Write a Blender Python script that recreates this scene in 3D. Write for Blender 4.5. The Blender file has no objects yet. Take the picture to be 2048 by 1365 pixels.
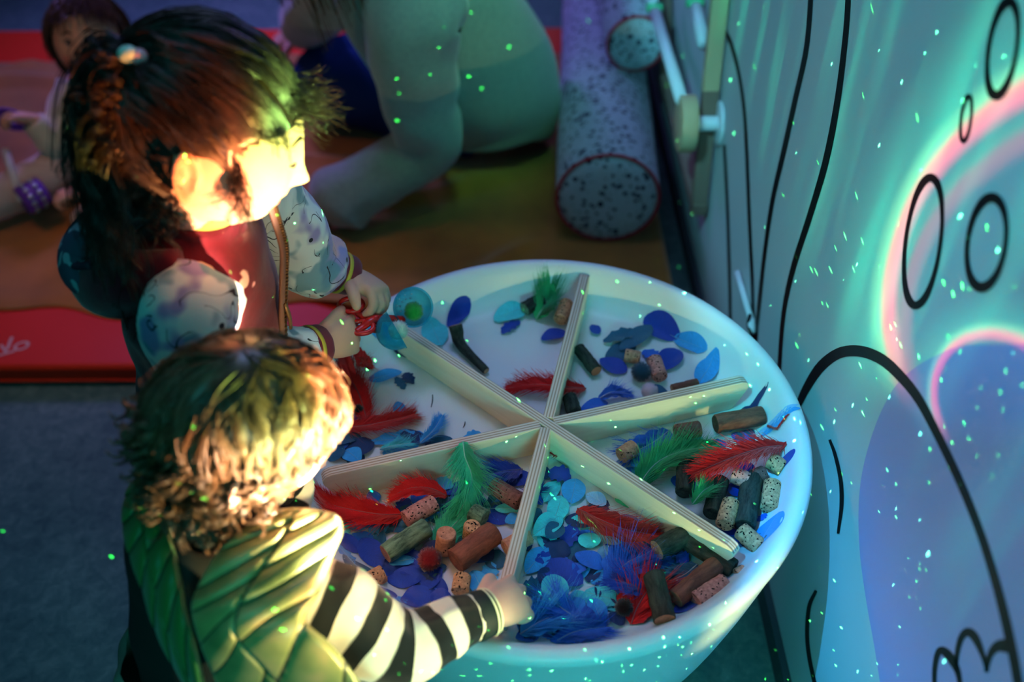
import bpy, bmesh, math, random
import numpy as np
from mathutils import Vector, Matrix, noise
PI = math.pi
rnd = random.Random(7)
S = bpy.context.scene
COL = S.collection

# ------------------------------------------------------------------ camera
CP, CR, CF = (-0.048, -0.883, 1.495), math.radians(43.54), 1909.7
CROLL = math.radians(-0.338)
cam = bpy.data.cameras.new('camera'); co = bpy.data.objects.new('camera', cam); COL.objects.link(co)
S.camera = co
cam.sensor_width = 36.0; cam.lens = 36.0 * CF / 2048
cam.clip_start = 0.02; cam.clip_end = 60
co.location = CP
_f = Vector((0, math.cos(CR), -math.sin(CR))); _r = Vector((1, 0, 0)); _u = _r.cross(_f)
_r2 = _r * math.cos(CROLL) + _u * math.sin(CROLL); _u2 = -_r * math.sin(CROLL) + _u * math.cos(CROLL)
co.rotation_euler = Matrix((_r2, _u2, -_f)).transposed().to_euler()
cam.dof.use_dof = True; cam.dof.focus_distance = 1.27; cam.dof.aperture_fstop = 2.0

S.view_settings.view_transform = 'Standard'; S.view_settings.look = 'None'
S.view_settings.exposure = 0.0; S.view_settings.gamma = 1.0; S.view_settings.use_curve_mapping = False

WX = 0.395                      # the plane of the right-hand wall
def ray(px, py):
    return _f + _r2 * ((px - 1024) / CF) - _u2 * ((py - 682.5) / CF)
def atz(px, py, z):
    d = ray(px, py); return Vector(CP) + d * ((z - CP[2]) / d.z)
def atx(px, py, x):
    d = ray(px, py); return Vector(CP) + d * ((x - CP[0]) / d.x)
def aty(px, py, y):
    d = ray(px, py); return Vector(CP) + d * ((y - CP[1]) / d.y)

def lin(c):
    return tuple((v / 255 / 12.92) if v / 255 <= 0.04045 else ((v / 255 + 0.055) / 1.055) ** 2.4 for v in c)

# ------------------------------------------------------------------ world + lights
W = bpy.data.worlds.new('room_air'); S.world = W; W.use_nodes = True
W.node_tree.nodes['Background'].inputs[0].default_value = (0.08, 0.25, 0.36, 1)
W.node_tree.nodes['Background'].inputs[1].default_value = 0.055

def area(name, loc, target, size, col, power, spread=180):
    l = bpy.data.lights.new(name, 'AREA'); l.energy = power; l.color = col; l.size = size
    l.spread = math.radians(spread)
    o = bpy.data.objects.new(name, l); COL.objects.link(o); o.location = loc
    o.rotation_euler = (Vector(target) - Vector(loc)).to_track_quat('-Z', 'Y').to_euler(); return o
area('ceiling_lavender_lamp', (-0.15, 0.75, 2.4), (0, 0.0, 0.5), 0.6, (0.38, 0.52, 1.0), 2.8, 90)
area('front_teal_lamp', (0.05, -1.35, 0.95), (0.12, -0.3, 0.35), 0.35, (0.07, 0.74, 0.74), 2.3, 90)
area('back_violet_lamp', (-1.3, 2.6, 1.9), (-0.9, 1.9, 0.2), 0.5, (0.34, 0.24, 1.0), 8, 80)
area('back_violet_lamp', (0.1, 3.0, 1.6), (0.15, 1.9, 0.2), 0.4, (0.30, 0.25, 1.0), 6)
area('warm_fill', (-1.3, 0.5, 2.4), (-0.9, 0.95, 0.1), 0.5, (1.0, 0.46, 0.26), 0.5, 40)  # added warm fill, no lamp of the room; lifts mat and blanket
area('adult_green_fill', (0.15, 0.2, 2.5), (-0.15, 1.25, 0.4), 0.25, (0.15, 0.95, 0.45), 0.2, 16)  # added unseen light that brightens the adult with a green patch
area('side_teal_fill', (-0.9, -0.9, 2.0), (0.35, -0.1, 0.2), 0.5, (0.02, 0.66, 0.70), 1.4, 110)  # added unseen fill that tints the floor teal

def gobo(name, loc, power, build, radius=0.002):
    """a small projector: a point source whose slide colours the light by its direction"""
    l = bpy.data.lights.new(name, 'POINT'); l.energy = power; l.shadow_soft_size = radius
    o = bpy.data.objects.new(name, l); COL.objects.link(o); o.location = loc
    l.use_nodes = True; nt = l.node_tree; nt.nodes.clear()
    out = nt.nodes.new('ShaderNodeOutputLight'); em = nt.nodes.new('ShaderNodeEmission')
    tc = nt.nodes.new('ShaderNodeTexCoord')
    nt.links.new(em.outputs[0], out.inputs[0]); em.inputs[1].default_value = 1
    nt.links.new(build(NT(nt), tc.outputs['Normal'], Vector(loc)), em.inputs[0])
    return o

class NT:
    def __init__(s, nt): s.nt = nt
    def _in(s, n, i, v):
        if v is None: return
        if isinstance(v, bpy.types.NodeSocket): s.nt.links.new(v, n.inputs[i])
        elif isinstance(v, (tuple, list, Vector)):
            n.inputs[i].default_value = tuple(v) if len(n.inputs[i].default_value) == len(v) else tuple(v) + (1,)
        else: n.inputs[i].default_value = v
    def m(s, op, a, b=None, c=None, clamp=False):
        n = s.nt.nodes.new('ShaderNodeMath'); n.operation = op; n.use_clamp = clamp
        s._in(n, 0, a); s._in(n, 1, b); s._in(n, 2, c); return n.outputs[0]
    def v(s, op, a, b=None, scale=None):
        n = s.nt.nodes.new('ShaderNodeVectorMath'); n.operation = op
        s._in(n, 0, a); s._in(n, 1, b)
        if scale is not None: s._in(n, 3, scale)
        return n.outputs['Value' if op in ('DOT_PRODUCT', 'LENGTH', 'DISTANCE') else 'Vector']
    def step(s, x, a, b, lo=0.0, hi=1.0):
        n = s.nt.nodes.new('ShaderNodeMapRange'); n.interpolation_type = 'SMOOTHSTEP'
        s._in(n, 0, x); s._in(n, 1, a); s._in(n, 2, b); s._in(n, 3, lo); s._in(n, 4, hi); return n.outputs[0]
    def xyz(s, v):
        n = s.nt.nodes.new('ShaderNodeSeparateXYZ'); s._in(n, 0, v); return n.outputs
    def cmb(s, x, y, z):
        n = s.nt.nodes.new('ShaderNodeCombineXYZ'); s._in(n, 0, x); s._in(n, 1, y); s._in(n, 2, z); return n.outputs[0]
    def noise(s, v, scale, detail=2, rough=.5, dist=0):
        n = s.nt.nodes.new('ShaderNodeTexNoise'); s._in(n, 'Vector', v); n.inputs['Scale'].default_value = scale
        n.inputs['Detail'].default_value = detail; n.inputs['Roughness'].default_value = rough
        n.inputs['Distortion'].default_value = dist; return n.outputs[0], n.outputs[1]
    def voro(s, v, scale, feature='F1', rnd_=1.0):
        n = s.nt.nodes.new('ShaderNodeTexVoronoi'); s._in(n, 'Vector', v); n.inputs['Scale'].default_value = scale
        n.feature = feature; n.inputs['Randomness'].default_value = rnd_; return n.outputs['Distance'], n.outputs['Color']
    def ramp(s, x, stops, interp='LINEAR'):
        n = s.nt.nodes.new('ShaderNodeValToRGB'); s._in(n, 0, x); r = n.color_ramp; r.interpolation = interp
        while len(r.elements) > 1: r.elements.remove(r.elements[-1])
        r.elements[0].position = stops[0][0]; r.elements[0].color = tuple(stops[0][1]) + (1,)
        for p, c in stops[1:]:
            e = r.elements.new(p); e.color = tuple(c) + (1,)
        return n.outputs[0]
    def mix(s, f, a, b, mode='MIX'):
        n = s.nt.nodes.new('ShaderNodeMix'); n.data_type = 'RGBA'; n.blend_type = mode
        s._in(n, 0, f); s._in(n, 6, a); s._in(n, 7, b); return n.outputs[2]
    def scale(s, col, k): return s.v('SCALE', col, scale=k)
    def add(s, a, b): return s.v('ADD', a, b)
    def total(s, L):
        t = L[0]
        for x in L[1:]: t = s.add(t, x)
        return t
GS = 1.0   # sign of the light's direction coordinate

def blobs(n, d, P, items):
    out = []
    for tgt, r0, r1, col in items:
        t = (Vector(tgt) - P).normalized()
        dp = n.v('DOT_PRODUCT', d, tuple(t * GS))
        k = n.step(dp, math.cos(math.radians(r1)), math.cos(math.radians(r0)))
        out.append(n.scale(tuple(col), k))
    return out

# the low projector in front of the tray: warm bands over the two children and the boards
def warm_slide(n, d, P):
    nz, nc = n.noise(d, 4.0, 2)
    d2 = n.v('NORMALIZE', n.add(d, n.scale(n.add(nc, (-.5, -.5, -.5)), 0.10)))
    L = blobs(n, d2, P, WARM)
    # green and orange bands inside the warm light
    t = (Vector((-0.36, -0.05, 0.86)) - P).normalized()
    s1 = n.v('DOT_PRODUCT', d2, tuple(t.cross(Vector((0.35, 0, 1))).normalized()))
    band = n.m('SINE', n.m('MULTIPLY', s1, 26.0))
    band = n.step(band, -0.4, 0.7)
    tint = n.mix(band, (1.0, 0.34, 0.12), (0.40, 0.95, 0.25))
    up = n.step(n.xyz(d2)[2], 0.26, 0.46)
    tint = n.mix(up, (1, 1, 1), tint)
    return n.v('MULTIPLY', n.scale(n.total(L), n.m('MULTIPLY', n.m('MULTIPLY', n.step(n.xyz(d)[0], .14, .0), n.m('SUBTRACT', 1.0, n.m('MULTIPLY', n.step(n.xyz(d)[2], -.09, -.19), n.step(n.xyz(d)[0], -.12, -.30)))), 0.125)), tint)
WARM = [((0.10, 0.0, 0.475), 13, 20, (1.0, 0.9, 0.34)),
        ((0.22, -0.16, 0.47), 9, 18, (0.75, 0.82, 0.30)),
        ((-0.295, -0.01, 0.935), 4.5, 7.8, (46.0, 40.0, 36.0)),
        ((-0.36, 0.0, 1.03), 6, 13, (26.0, 18.0, 8.0)),
        ((-0.30, -0.255, 0.77), 5, 9.3, (150.0, 120.0, 80.0)),
        ((-0.34, -0.27, 0.80), 8, 16, (12.0, 9.0, 4.0)),
        ((-0.36, 0.02, 0.70), 7, 14, (1.3, 1.1, 0.5)),
        ((-0.20, -0.40, 0.58), 14, 26, (3.6, 3.4, 1.7))]
P1 = (0.26, -0.64, 0.585)
gobo('low_projector', P1, 40.0, warm_slide, 0.006)

# the wall projector high on the left: sea colours and caustic arcs on the mural wall
def wall_slide(n, d, P):
    x, y, z = n.xyz(n.scale(d, GS))[:3]
    s = n.m('DIVIDE', WX - P.x, n.m('MAXIMUM', x, 0.02))
    Y = n.m('ADD', n.m('MULTIPLY', s, y), P.y); Z = n.m('ADD', n.m('MULTIPLY', s, z), P.z)
    uv = n.cmb(Y, Z, 0.0)
    _, nc = n.noise(uv, 3.0, 2)
    w = n.add(uv, n.scale(n.add(nc, (-.5, -.5, -.5)), 0.03))
    wy, wz, _ = n.xyz(w)[:3]
    # soft ground: teal far, cyan, blue low and near
    tfar = n.step(wy, 0.05, 0.45); tlow = n.step(wz, 0.70, 0.35)
    base = n.mix(tfar, (0.01, 0.36, 0.46), (0.07, 0.33, 0.40))
    base = n.mix(n.m('MULTIPLY', tlow, n.step(wy, 0.12, -0.12)), base, (0.05, 0.58, 1.3))
    L = [base]
    # streaks along z
    st, _ = n.noise(n.cmb(n.m('MULTIPLY', wy, 14.0), n.m('MULTIPLY', wz, 1.2), 3.3), 1.0, 3)
    L.append(n.scale((0.02, 1.0, 0.50), n.m('MULTIPLY', n.step(st, 0.48, 0.75), n.step(wz, 0.50, 0.75))))
    def ell(c, pu, pv):
        dy = n.m('SUBTRACT', wy, c[0]); dz = n.m('SUBTRACT', wz, c[1]); det = pu[0] * pv[1] - pu[1] * pv[0]
        u = n.m('ADD', n.m('MULTIPLY', dy, pv[1] / det), n.m('MULTIPLY', dz, -pv[0] / det))
        v = n.m('ADD', n.m('MULTIPLY', dy, -pu[1] / det), n.m('MULTIPLY', dz, pu[0] / det))
        return n.v('LENGTH', n.cmb(u, v, 0.0)), u, v
    for c_, pu, pv, k, hi in ARCS:
        rho, u, v = ell(c_, pu, pv)
        col = n.ramp(n.m('DIVIDE', rho, 2.0), [(0.0, (0.0, 0.06, 0.22)), (0.42, (0.02, 0.30, 0.5)),
              (0.455, (4.6, 0.45, 1.0)), (0.485, (5.2, 1.0, 0.8)), (0.51, (0.9, 3.4, 1.4)), (0.56, (0.05, 0.9, 0.6)), (0.78, (0, 0, 0))])
        L.append(n.scale(col, n.m('MULTIPLY', n.step(v, -0.6 if hi else -0.7, -0.1), k)))
    tot = n.total(L)
    # distance to the wall and its slant evened out, as on a keystoned slide; nothing outside the wall picture
    fall = n.m('MULTIPLY', n.m('MULTIPLY', s, s), s)
    msk = n.m('MULTIPLY', n.step(x, 0.05, 0.10), n.m('MULTIPLY', n.step(Z, 0.02, 0.25), n.step(Z, 1.9, 1.4)))
    msk = n.m('MULTIPLY', msk, n.step(Y, 3.0, 0.8, 0.25, 1.0))
    msk = n.m('MULTIPLY', msk, n.step(Y, -0.9, -0.5))
    return n.scale(tot, n.m('MULTIPLY', fall, msk))
def _basis(c, left, top):
    c, l, t = atx(*c, WX), atx(*left, WX), atx(*top, WX)
    return (c.y, c.z), (l.y - c.y, l.z - c.z), (t.y - c.y, t.z - c.z)
ARCS = [_basis((2070, 600), (1762, 640), (2050, 150)) + (0.9, True), _basis((1975, 800), (1862, 810), (1960, 655)) + (0.8, False), _basis((2075, 640), (1795, 680), (2060, 250)) + (0.22, True)]
P2 = (-0.55, -0.55, 2.30)
gobo('wall_projector', P2, 19.0, wall_slide, 0.003)

# green laser points thrown over the room by the same two projectors
def laser(scale, thr, keep, col, k, dirmask=None):
    def b(n, d, P):
        dist, c = n.voro(d, scale)
        cx = n.xyz(c)[0]
        dot = n.m('LESS_THAN', dist, n.m('MULTIPLY', thr, n.m('ADD', 0.6, n.m('MULTIPLY', n.xyz(c)[1], 0.8))))
        on = n.m('MULTIPLY', dot, n.m('LESS_THAN', cx, keep))
        if dirmask: on = n.m('MULTIPLY', on, dirmask(n, d, P))
        return n.scale(col, n.m('MULTIPLY', on, k))
    return b
gobo('laser_projector', (0.25, -0.60, 0.70), 30.0, laser(58, 0.085, 0.42, (0.06, 1.0, 0.10), 45,
     lambda n, d, P: n.m('MULTIPLY', n.step(n.m('MULTIPLY', n.xyz(d)[0], -GS), -0.5, -0.2), n.step(n.m('MULTIPLY', n.xyz(d)[1], GS), -0.1, 0.05))), 0.0008)
gobo('laser_projector', (-0.55, -0.52, 2.30), 50.0, laser(80, 0.072, 0.5, (0.10, 1.0, 0.35), 90,
     lambda n, d, P: n.step(n.m('MULTIPLY', n.xyz(d)[0], GS), 0.30, 0.36)), 0.0008)

# ------------------------------------------------------------------ materials
def material(name, col=(.5, .5, .5), rough=0.6, spec=0.5, sheen=0, trans=0, metal=0, sss=0, build=None, bump=None, alpha=1, ior=1.45):
    m = bpy.data.materials.new(name); m.use_nodes = True; nt = m.node_tree
    b = nt.nodes['Principled BSDF']; n = NT(nt)
    b.inputs['Base Color'].default_value = tuple(col) + (1,)
    b.inputs['Roughness'].default_value = rough; b.inputs['Specular IOR Level'].default_value = spec
    b.inputs['Sheen Weight'].default_value = sheen; b.inputs['Transmission Weight'].default_value = trans
    b.inputs['Metallic'].default_value = metal; b.inputs['Subsurface Weight'].default_value = sss
    b.inputs['IOR'].default_value = ior
    if sss: b.inputs['Subsurface Radius'].default_value = (0.6, 0.25, 0.15); b.inputs['Subsurface Scale'].default_value = 0.006
    tc = nt.nodes.new('ShaderNodeTexCoord')
    if build: nt.links.new(build(n, tc), b.inputs['Base Color'])
    if bump:
        h, strength, dist = bump(n, tc)
        bn = nt.nodes.new('ShaderNodeBump'); bn.inputs['Strength'].default_value = strength
        bn.inputs['Distance'].default_value = dist; nt.links.new(h, bn.inputs['Height']); nt.links.new(bn.outputs[0], b.inputs['Normal'])
    return m
def nbump(scale, strength, dist, detail=3):
    return lambda n, tc: (n.noise(tc.outputs['Object'], scale, detail)[0], strength, dist)

# ------------------------------------------------------------------ mesh helpers
class MB:
    def __init__(s): s.v = []; s.f = []; s.mi = []; s.uv = []
    def add(s, verts, faces, mi=0, uvs=None):
        o = len(s.v); s.v += [tuple(p) for p in verts]
        s.f += [tuple(i + o for i in f) for f in faces]; s.mi += [mi] * len(faces)
        if uvs is None: uvs = [(0.0, 0.0)] * len(verts)
        s.uv += [tuple(u) for u in uvs]
    def build(s, name, mats, parent=None, smooth=True, label=None):
        me = bpy.data.meshes.new(name); me.from_pydata(s.v, [], s.f)
        if not isinstance(mats, (list, tuple)): mats = [mats]
        for m in mats: me.materials.append(m)
        me.polygons.foreach_set('material_index', s.mi)
        me.polygons.foreach_set('use_smooth', [smooth] * len(s.f))
        ul = me.uv_layers.new(name='uv'); li = np.empty(len(me.loops), dtype=np.int32); me.loops.foreach_get('vertex_index', li)
        ul.data.foreach_set('uv', np.array(s.uv, dtype=np.float32)[li].ravel())
        me.update()
        o = bpy.data.objects.new(name, me); COL.objects.link(o)
        if parent is not None: o.parent = parent
        if label: o['label'] = label
        return o
def box(mb, lo, hi, mi=0):
    x0, y0, z0 = lo; x1, y1, z1 = hi
    v = [(x0, y0, z0), (x1, y0, z0), (x1, y1, z0), (x0, y1, z0), (x0, y0, z1), (x1, y0, z1), (x1, y1, z1), (x0, y1, z1)]
    mb.add(v, [(0, 3, 2, 1), (4, 5, 6, 7), (0, 1, 5, 4), (1, 2, 6, 5), (2, 3, 7, 6), (3, 0, 4, 7)], mi)
def catmull(P, n):
    P = [np.array(p, float) for p in P]; Q = [2 * P[0] - P[1]] + P + [2 * P[-1] - P[-2]]; out = []
    N = len(P) - 1
    for k in range(n + 1):
        t = k / n * N; i = min(int(t), N - 1); t -= i
        a, b, c, d = Q[i], Q[i + 1], Q[i + 2], Q[i + 3]
        out.append(0.5 * ((2 * b) + (-a + c) * t + (2 * a - 5 * b + 4 * c - d) * t * t + (-a + 3 * b - 3 * c + d) * t ** 3))
    return np.array(out)
def frames(P, up=(0, 0, 1)):
    T = np.gradient(P, axis=0); T /= np.linalg.norm(T, axis=1)[:, None] + 1e-12
    up = np.array(up, float); X = []; 
    x = np.cross(up, T[0]); 
    if np.linalg.norm(x) < 1e-3: x = np.cross((1, 0.2, 0), T[0])
    x /= np.linalg.norm(x)
    for t in T:
        x = x - t * (x @ t); x /= np.linalg.norm(x) + 1e-12; X.append(x)
    X = np.array(X); return T, X, np.cross(T, X)
def loft(mb, pts, rad, n=16, seg=24, mi=0, caps=True, fold=None, up=(0, 0, 1), interp=True, flat=None):
    """a tube along pts with radii rad (number or (rx, ry)); fold(u, ang) -> radius factor"""
    R = [r if isinstance(r, (tuple, list)) else (r, r) for r in rad]
    if interp:
        P = catmull(pts, n); RR = catmull([(a, b, 0) for a, b in R], n)[:, :2]
    else: P = np.array(pts, float); RR = np.array(R, float)
    T, X, Y = frames(P, up); L = np.concatenate([[0], np.cumsum(np.linalg.norm(np.diff(P, axis=0), axis=1))])
    V = []; UV = []
    for i in range(len(P)):
        for j in range(seg):
            a = 2 * PI * j / seg; k = fold(L[i], a) if fold else 1.0
            V.append(P[i] + X[i] * math.cos(a) * RR[i][0] * k + Y[i] * math.sin(a) * RR[i][1] * k); UV.append((L[i], j / seg))
    F = [(i * seg + j, i * seg + (j + 1) % seg, (i + 1) * seg + (j + 1) % seg, (i + 1) * seg + j) for i in range(len(P) - 1) for j in range(seg)]
    if caps:
        V.append(P[0]); UV.append((0, 0)); V.append(P[-1]); UV.append((L[-1], 0)); a = len(V) - 2
        F += [(a, (j + 1) % seg, j) for j in range(seg)] + [(a + 1, (len(P) - 1) * seg + j, (len(P) - 1) * seg + (j + 1) % seg) for j in range(seg)]
    mb.add(V, F, mi, UV); return P, L
def revolve(mb, prof, seg=96, mi=0, c=(0, 0, 0)):
    V = [(c[0] + r * math.cos(2 * PI * j / seg), c[1] + r * math.sin(2 * PI * j / seg), c[2] + z) for r, z in prof for j in range(seg)]
    F = [(i * seg + j, i * seg + (j + 1) % seg, (i + 1) * seg + (j + 1) % seg, (i + 1) * seg + j) for i in range(len(prof) - 1) for j in range(seg)]
    mb.add(V, F, mi)
def uvsphere(mb, c, r, nu=24, nv=14, mi=0, M=None, fn=None):
    V = []; F = []
    rr = r if isinstance(r, (tuple, list)) else (r, r, r)
    for i in range(nv + 1):
        th = PI * i / nv
        for j in range(nu):
            ph = 2 * PI * j / nu; d = Vector((math.sin(th) * math.cos(ph), math.sin(th) * math.sin(ph), math.cos(th)))
            k = fn(d) if fn else 1
            p = Vector((d.x * rr[0] * k, d.y * rr[1] * k, d.z * rr[2] * k))
            if M is not None: p = M @ p
            V.append(Vector(c) + p)
    for i in range(nv):
        for j in range(nu):
            F.append((i * nu + j, (i + 1) * nu + j, (i + 1) * nu + (j + 1) % nu, i * nu + (j + 1) % nu))
    mb.add(V, F, mi)
def empty(name, loc, label=None, cat=None, group=None):
    o = bpy.data.objects.new(name, None); COL.objects.link(o); o.location = loc; o.empty_display_size = .02
    tag(o, label, cat, group); return o
def tag(o, label=None, cat=None, group=None, kind=None):
    if label: o['label'] = label
    if cat: o['category'] = cat
    if group: o['group'] = group
    if kind: o['kind'] = kind
    return o
def setpar(o, p):
    """parent without moving"""
    o.parent = p; o.matrix_parent_inverse = Matrix.Translation(-Vector(p.location)); return o

# ------------------------------------------------------------------ room shell
def floor_c(n, tc):
    a, _ = n.noise(tc.outputs['Object'], 3.0, 5, .6); b, _ = n.noise(tc.outputs['Object'], 38.0, 4, .7, .6)
    t = n.m('ADD', n.m('MULTIPLY', a, .4), n.m('MULTIPLY', b, .6))
    return n.ramp(t, [(0.35, lin((60, 92, 92))), (0.52, lin((84, 116, 112))), (0.7, lin((118, 144, 136)))])
M_floor = material('vinyl_floor', rough=.55, spec=.25, build=floor_c)
M_wall = material('wall_paint', lin((196, 202, 204)), rough=.6, spec=.2, bump=nbump(180, .05, .001))
M_line = material('black_mural_line', (0.004, 0.004, 0.006), rough=.5, spec=.3)
M_shade = material('lilac_wall_shade', lin((168, 158, 208)), rough=.6, spec=.2)  # shadow in the projected light, painted on the wall as a lilac patch
mb = MB(); mb.add([(-4, -3, 0), (1.2, -3, 0), (1.2, 7, 0), (-4, 7, 0)], [(0, 1, 2, 3)])
tag(mb.build('floor', M_floor, smooth=False), 'dark teal mottled vinyl floor', kind='structure')
mb = MB(); box(mb, (-4.1, 5.0, 0), (1.2, 5.1, 2.8)); tag(mb.build('wall_back', M_wall, smooth=False), kind='structure')
mb = MB(); box(mb, (-4.1, -3, 0), (-4.0, 5.0, 2.8)); tag(mb.build('wall_left', M_wall, smooth=False), kind='structure')

def smoothpx(P, n=40, closed=False):
    P = [(p[0], p[1], p[2] if len(p) > 2 else 0) for p in P]
    if closed:
        k = 3; Q = P[-k:] + P + P[:k]; C = catmull(Q, n * 2); N = len(Q) - 1
        a = int(k / N * n * 2); b = int((k + len(P)) / N * n * 2); return C[a:b]
    return catmull(P, n)
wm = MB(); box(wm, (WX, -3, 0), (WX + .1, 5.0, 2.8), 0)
def ribbon(px, n=40, closed=False, off=.0008):
    """a painted line on the wall; px = photo points with line width"""
    C = smoothpx(px, n, closed); Q = [atx(p[0], p[1], WX - off) for p in C]
    wd = [p[2] for p in C]; V = []; N = len(Q)
    for i in range(N):
        a = Q[(i - 1) % N] if (closed or i > 0) else Q[i]; b = Q[(i + 1) % N] if (closed or i < N - 1) else Q[i]
        # width: measured in the photo across the line
        pa = C[(i - 1) % N] if (closed or i > 0) else C[i]; pb = C[(i + 1) % N] if (closed or i < N - 1) else C[i]
        d = np.array((pb[0] - pa[0], pb[1] - pa[1])); d /= np.linalg.norm(d) + 1e-9
        h = wd[i] / 2
        V.append(atx(C[i][0] - d[1] * h, C[i][1] + d[0] * h, WX - off)); V.append(atx(C[i][0] + d[1] * h, C[i][1] - d[0] * h, WX - off))
    F = [(2 * i, 2 * i + 1, 2 * ((i + 1) % N) + 1, 2 * ((i + 1) % N)) for i in range(N if closed else N - 1)]
    wm.add(V, F, 1)
ribbon([(1612, -420, 10), (1620, -200, 10), (1622, -60, 10), (1621, 0, 10), (1612, 100, 10), (1590, 200, 10), (1568, 300, 10), (1545, 400, 9), (1530, 500, 8), (1519, 600, 8), (1510, 690, 8), (1505, 780, 8)])
ribbon([(1690, -420, 11), (1696, -200, 11), (1697, -60, 11), (1696, 0, 11), (1690, 80, 11), (1675, 200, 12), (1652, 320, 13), (1620, 430, 12), (1588, 530, 11), (1568, 620, 9), (1559, 725, 8), (1556, 800, 8)])
ribbon([(1446, 55, 8), (1462, 88, 8), (1478, 150, 7), (1488, 220, 7), (1493, 300, 7), (1499, 450, 7), (1504, 560, 7), (1508, 700, 8)])
ribbon([(1448, 290, 6), (1454, 400, 6), (1458, 520, 6), (1461, 660, 6)])
ribbon([(1596, 812, 12), (1612, 778, 16), (1640, 735, 20), (1675, 708, 21), (1710, 702, 22), (1745, 710, 22), (1780, 732, 21), (1830, 788, 19), (1870, 860, 17), (1920, 965, 17), (1960, 1065, 17), (1990, 1160, 18), (2012, 1245, 20), (2030, 1330, 20), (2044, 1420, 20)], 60)
ribbon([(1870, 1400, 9), (1869, 1345, 10), (1875, 1310, 12), (1885, 1302, 16), (1902, 1318, 18), (1917, 1350, 12), (1922, 1400, 9)])
ribbon([(1912, 1345, 7), (1914, 1310, 10), (1922, 1278, 13), (1935, 1265, 17), (1950, 1276, 17), (1965, 1310, 11), (1975, 1345, 8)])
ribbon([(1972, 1345, 8), (1980, 1312, 13), (1992, 1296, 20), (2006, 1292, 26), (2018, 1296, 24)])
ribbon([(1659, 880, 5), (1670, 910, 7), (1681, 960, 8), (1683, 1010, 8), (1676, 1068, 5)])
ribbon([(1632, 1182, 6), (1618, 1215, 8), (1614, 1270, 8), (1619, 1320, 8), (1632, 1380, 8)])
def bubble(cx, cy, rx, ry, tilt, w0, w1):
    P = []
    for k in range(24):
        a = 2 * PI * k / 24; x = rx * math.cos(a); y = ry * math.sin(a)
        P.append((cx + x - y * tilt, cy + y + x * tilt * 0.3, w0 + (w1 - w0) * abs(math.sin(a)) ** 3))
    ribbon(P, 60, True)
bubble(2005, 97, 28, 94, 0.14, 9, 19); bubble(1932, 237, 10, 45, 0.12, 6, 9)
bubble(1846, 483, 35, 128, 0.12, 8, 16); bubble(1973, 485, 38, 90, 0.12, 10, 20)
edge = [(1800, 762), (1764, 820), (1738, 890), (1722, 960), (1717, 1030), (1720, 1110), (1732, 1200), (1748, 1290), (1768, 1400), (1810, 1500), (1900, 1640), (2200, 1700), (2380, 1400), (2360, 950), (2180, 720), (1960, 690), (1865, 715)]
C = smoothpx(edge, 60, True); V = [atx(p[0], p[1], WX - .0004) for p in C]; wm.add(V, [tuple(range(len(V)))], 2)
tag(wm.build('wall_right', [M_wall, M_line, M_shade], smooth=False), 'white wall with black line mural of bubbles and sea creature', kind='structure')
mb = MB(); box(mb, (WX - .012, -3, 0), (WX, 5.0, .05)); tag(mb.build('baseboard_right', material('baseboard_paint', lin((60, 66, 74)), .5), smooth=False), kind='structure')

# ------------------------------------------------------------------ the round tray table
M_tub = material('white_moulded_plastic', lin((222, 226, 230)), rough=.38, spec=.4, sss=.15)
ZF = 0.445
prof = [(0.0, 0.004), (0.20, 0.0), (0.225, 0.012), (0.268, 0.10), (0.305, 0.22), (0.330, 0.33), (0.345, 0.41), (0.354, 0.462), (0.3595, 0.488),
        (0.3600, 0.497), (0.3560, 0.5035), (0.349, 0.506), (0.342, 0.5045), (0.336, 0.499), (0.331, 0.490), (0.325, 0.476), (0.316, 0.461), (0.304, 0.450), (0.290, 0.4455), (0.26, ZF), (0.1, ZF), (0.0, ZF)]
pp = catmull([(a, b, 0) for a, b in prof], 110)
mb = MB(); revolve(mb, [(max(0, p[0]), p[1]) for p in pp], 128)
tag(mb.build('sensory_tub', M_tub), 'large round white plastic sensory tub with rolled rim beside the mural wall', 'tub')

def ply_c(n, tc):
    x, y, z = n.xyz(tc.outputs['Object'])[:3]
    g, _ = n.noise(n.cmb(n.m('MULTIPLY', x, 6), n.m('MULTIPLY', y, 30), n.m('MULTIPLY', z, 60)), 1.0, 4, .6, .3)
    face = n.ramp(g, [(.3, lin((226, 208, 180))), (.6, lin((240, 226, 200)))])
    lam, _ = n.noise(n.cmb(0.3, n.m('MULTIPLY', y, 520), n.m('MULTIPLY', x, 1.5)), 1.0, 1)
    st = n.m('SINE', n.m('MULTIPLY', y, 2 * PI / 0.0042))
    e = n.mix(n.step(st, -.6, .2), lin((176, 150, 128)), lin((222, 208, 196)))
    e = n.mix(n.m('MULTIPLY', n.step(lam, .6, .75), .6), e, lin((110, 84, 66)))
    geo = n.nt.nodes.new('ShaderNodeNewGeometry')
    return n.mix(n.step(n.m('ABSOLUTE', n.xyz(geo.outputs['True Normal'])[2]), .4, .6), face, e)
M_ply = material('birch_plywood', rough=.55, spec=.25, build=ply_c)
BT = 0.0155
cross = empty('divider_cross', (0, 0, ZF), 'plywood divider of three crossed boards splitting the tub into six', 'divider')
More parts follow.
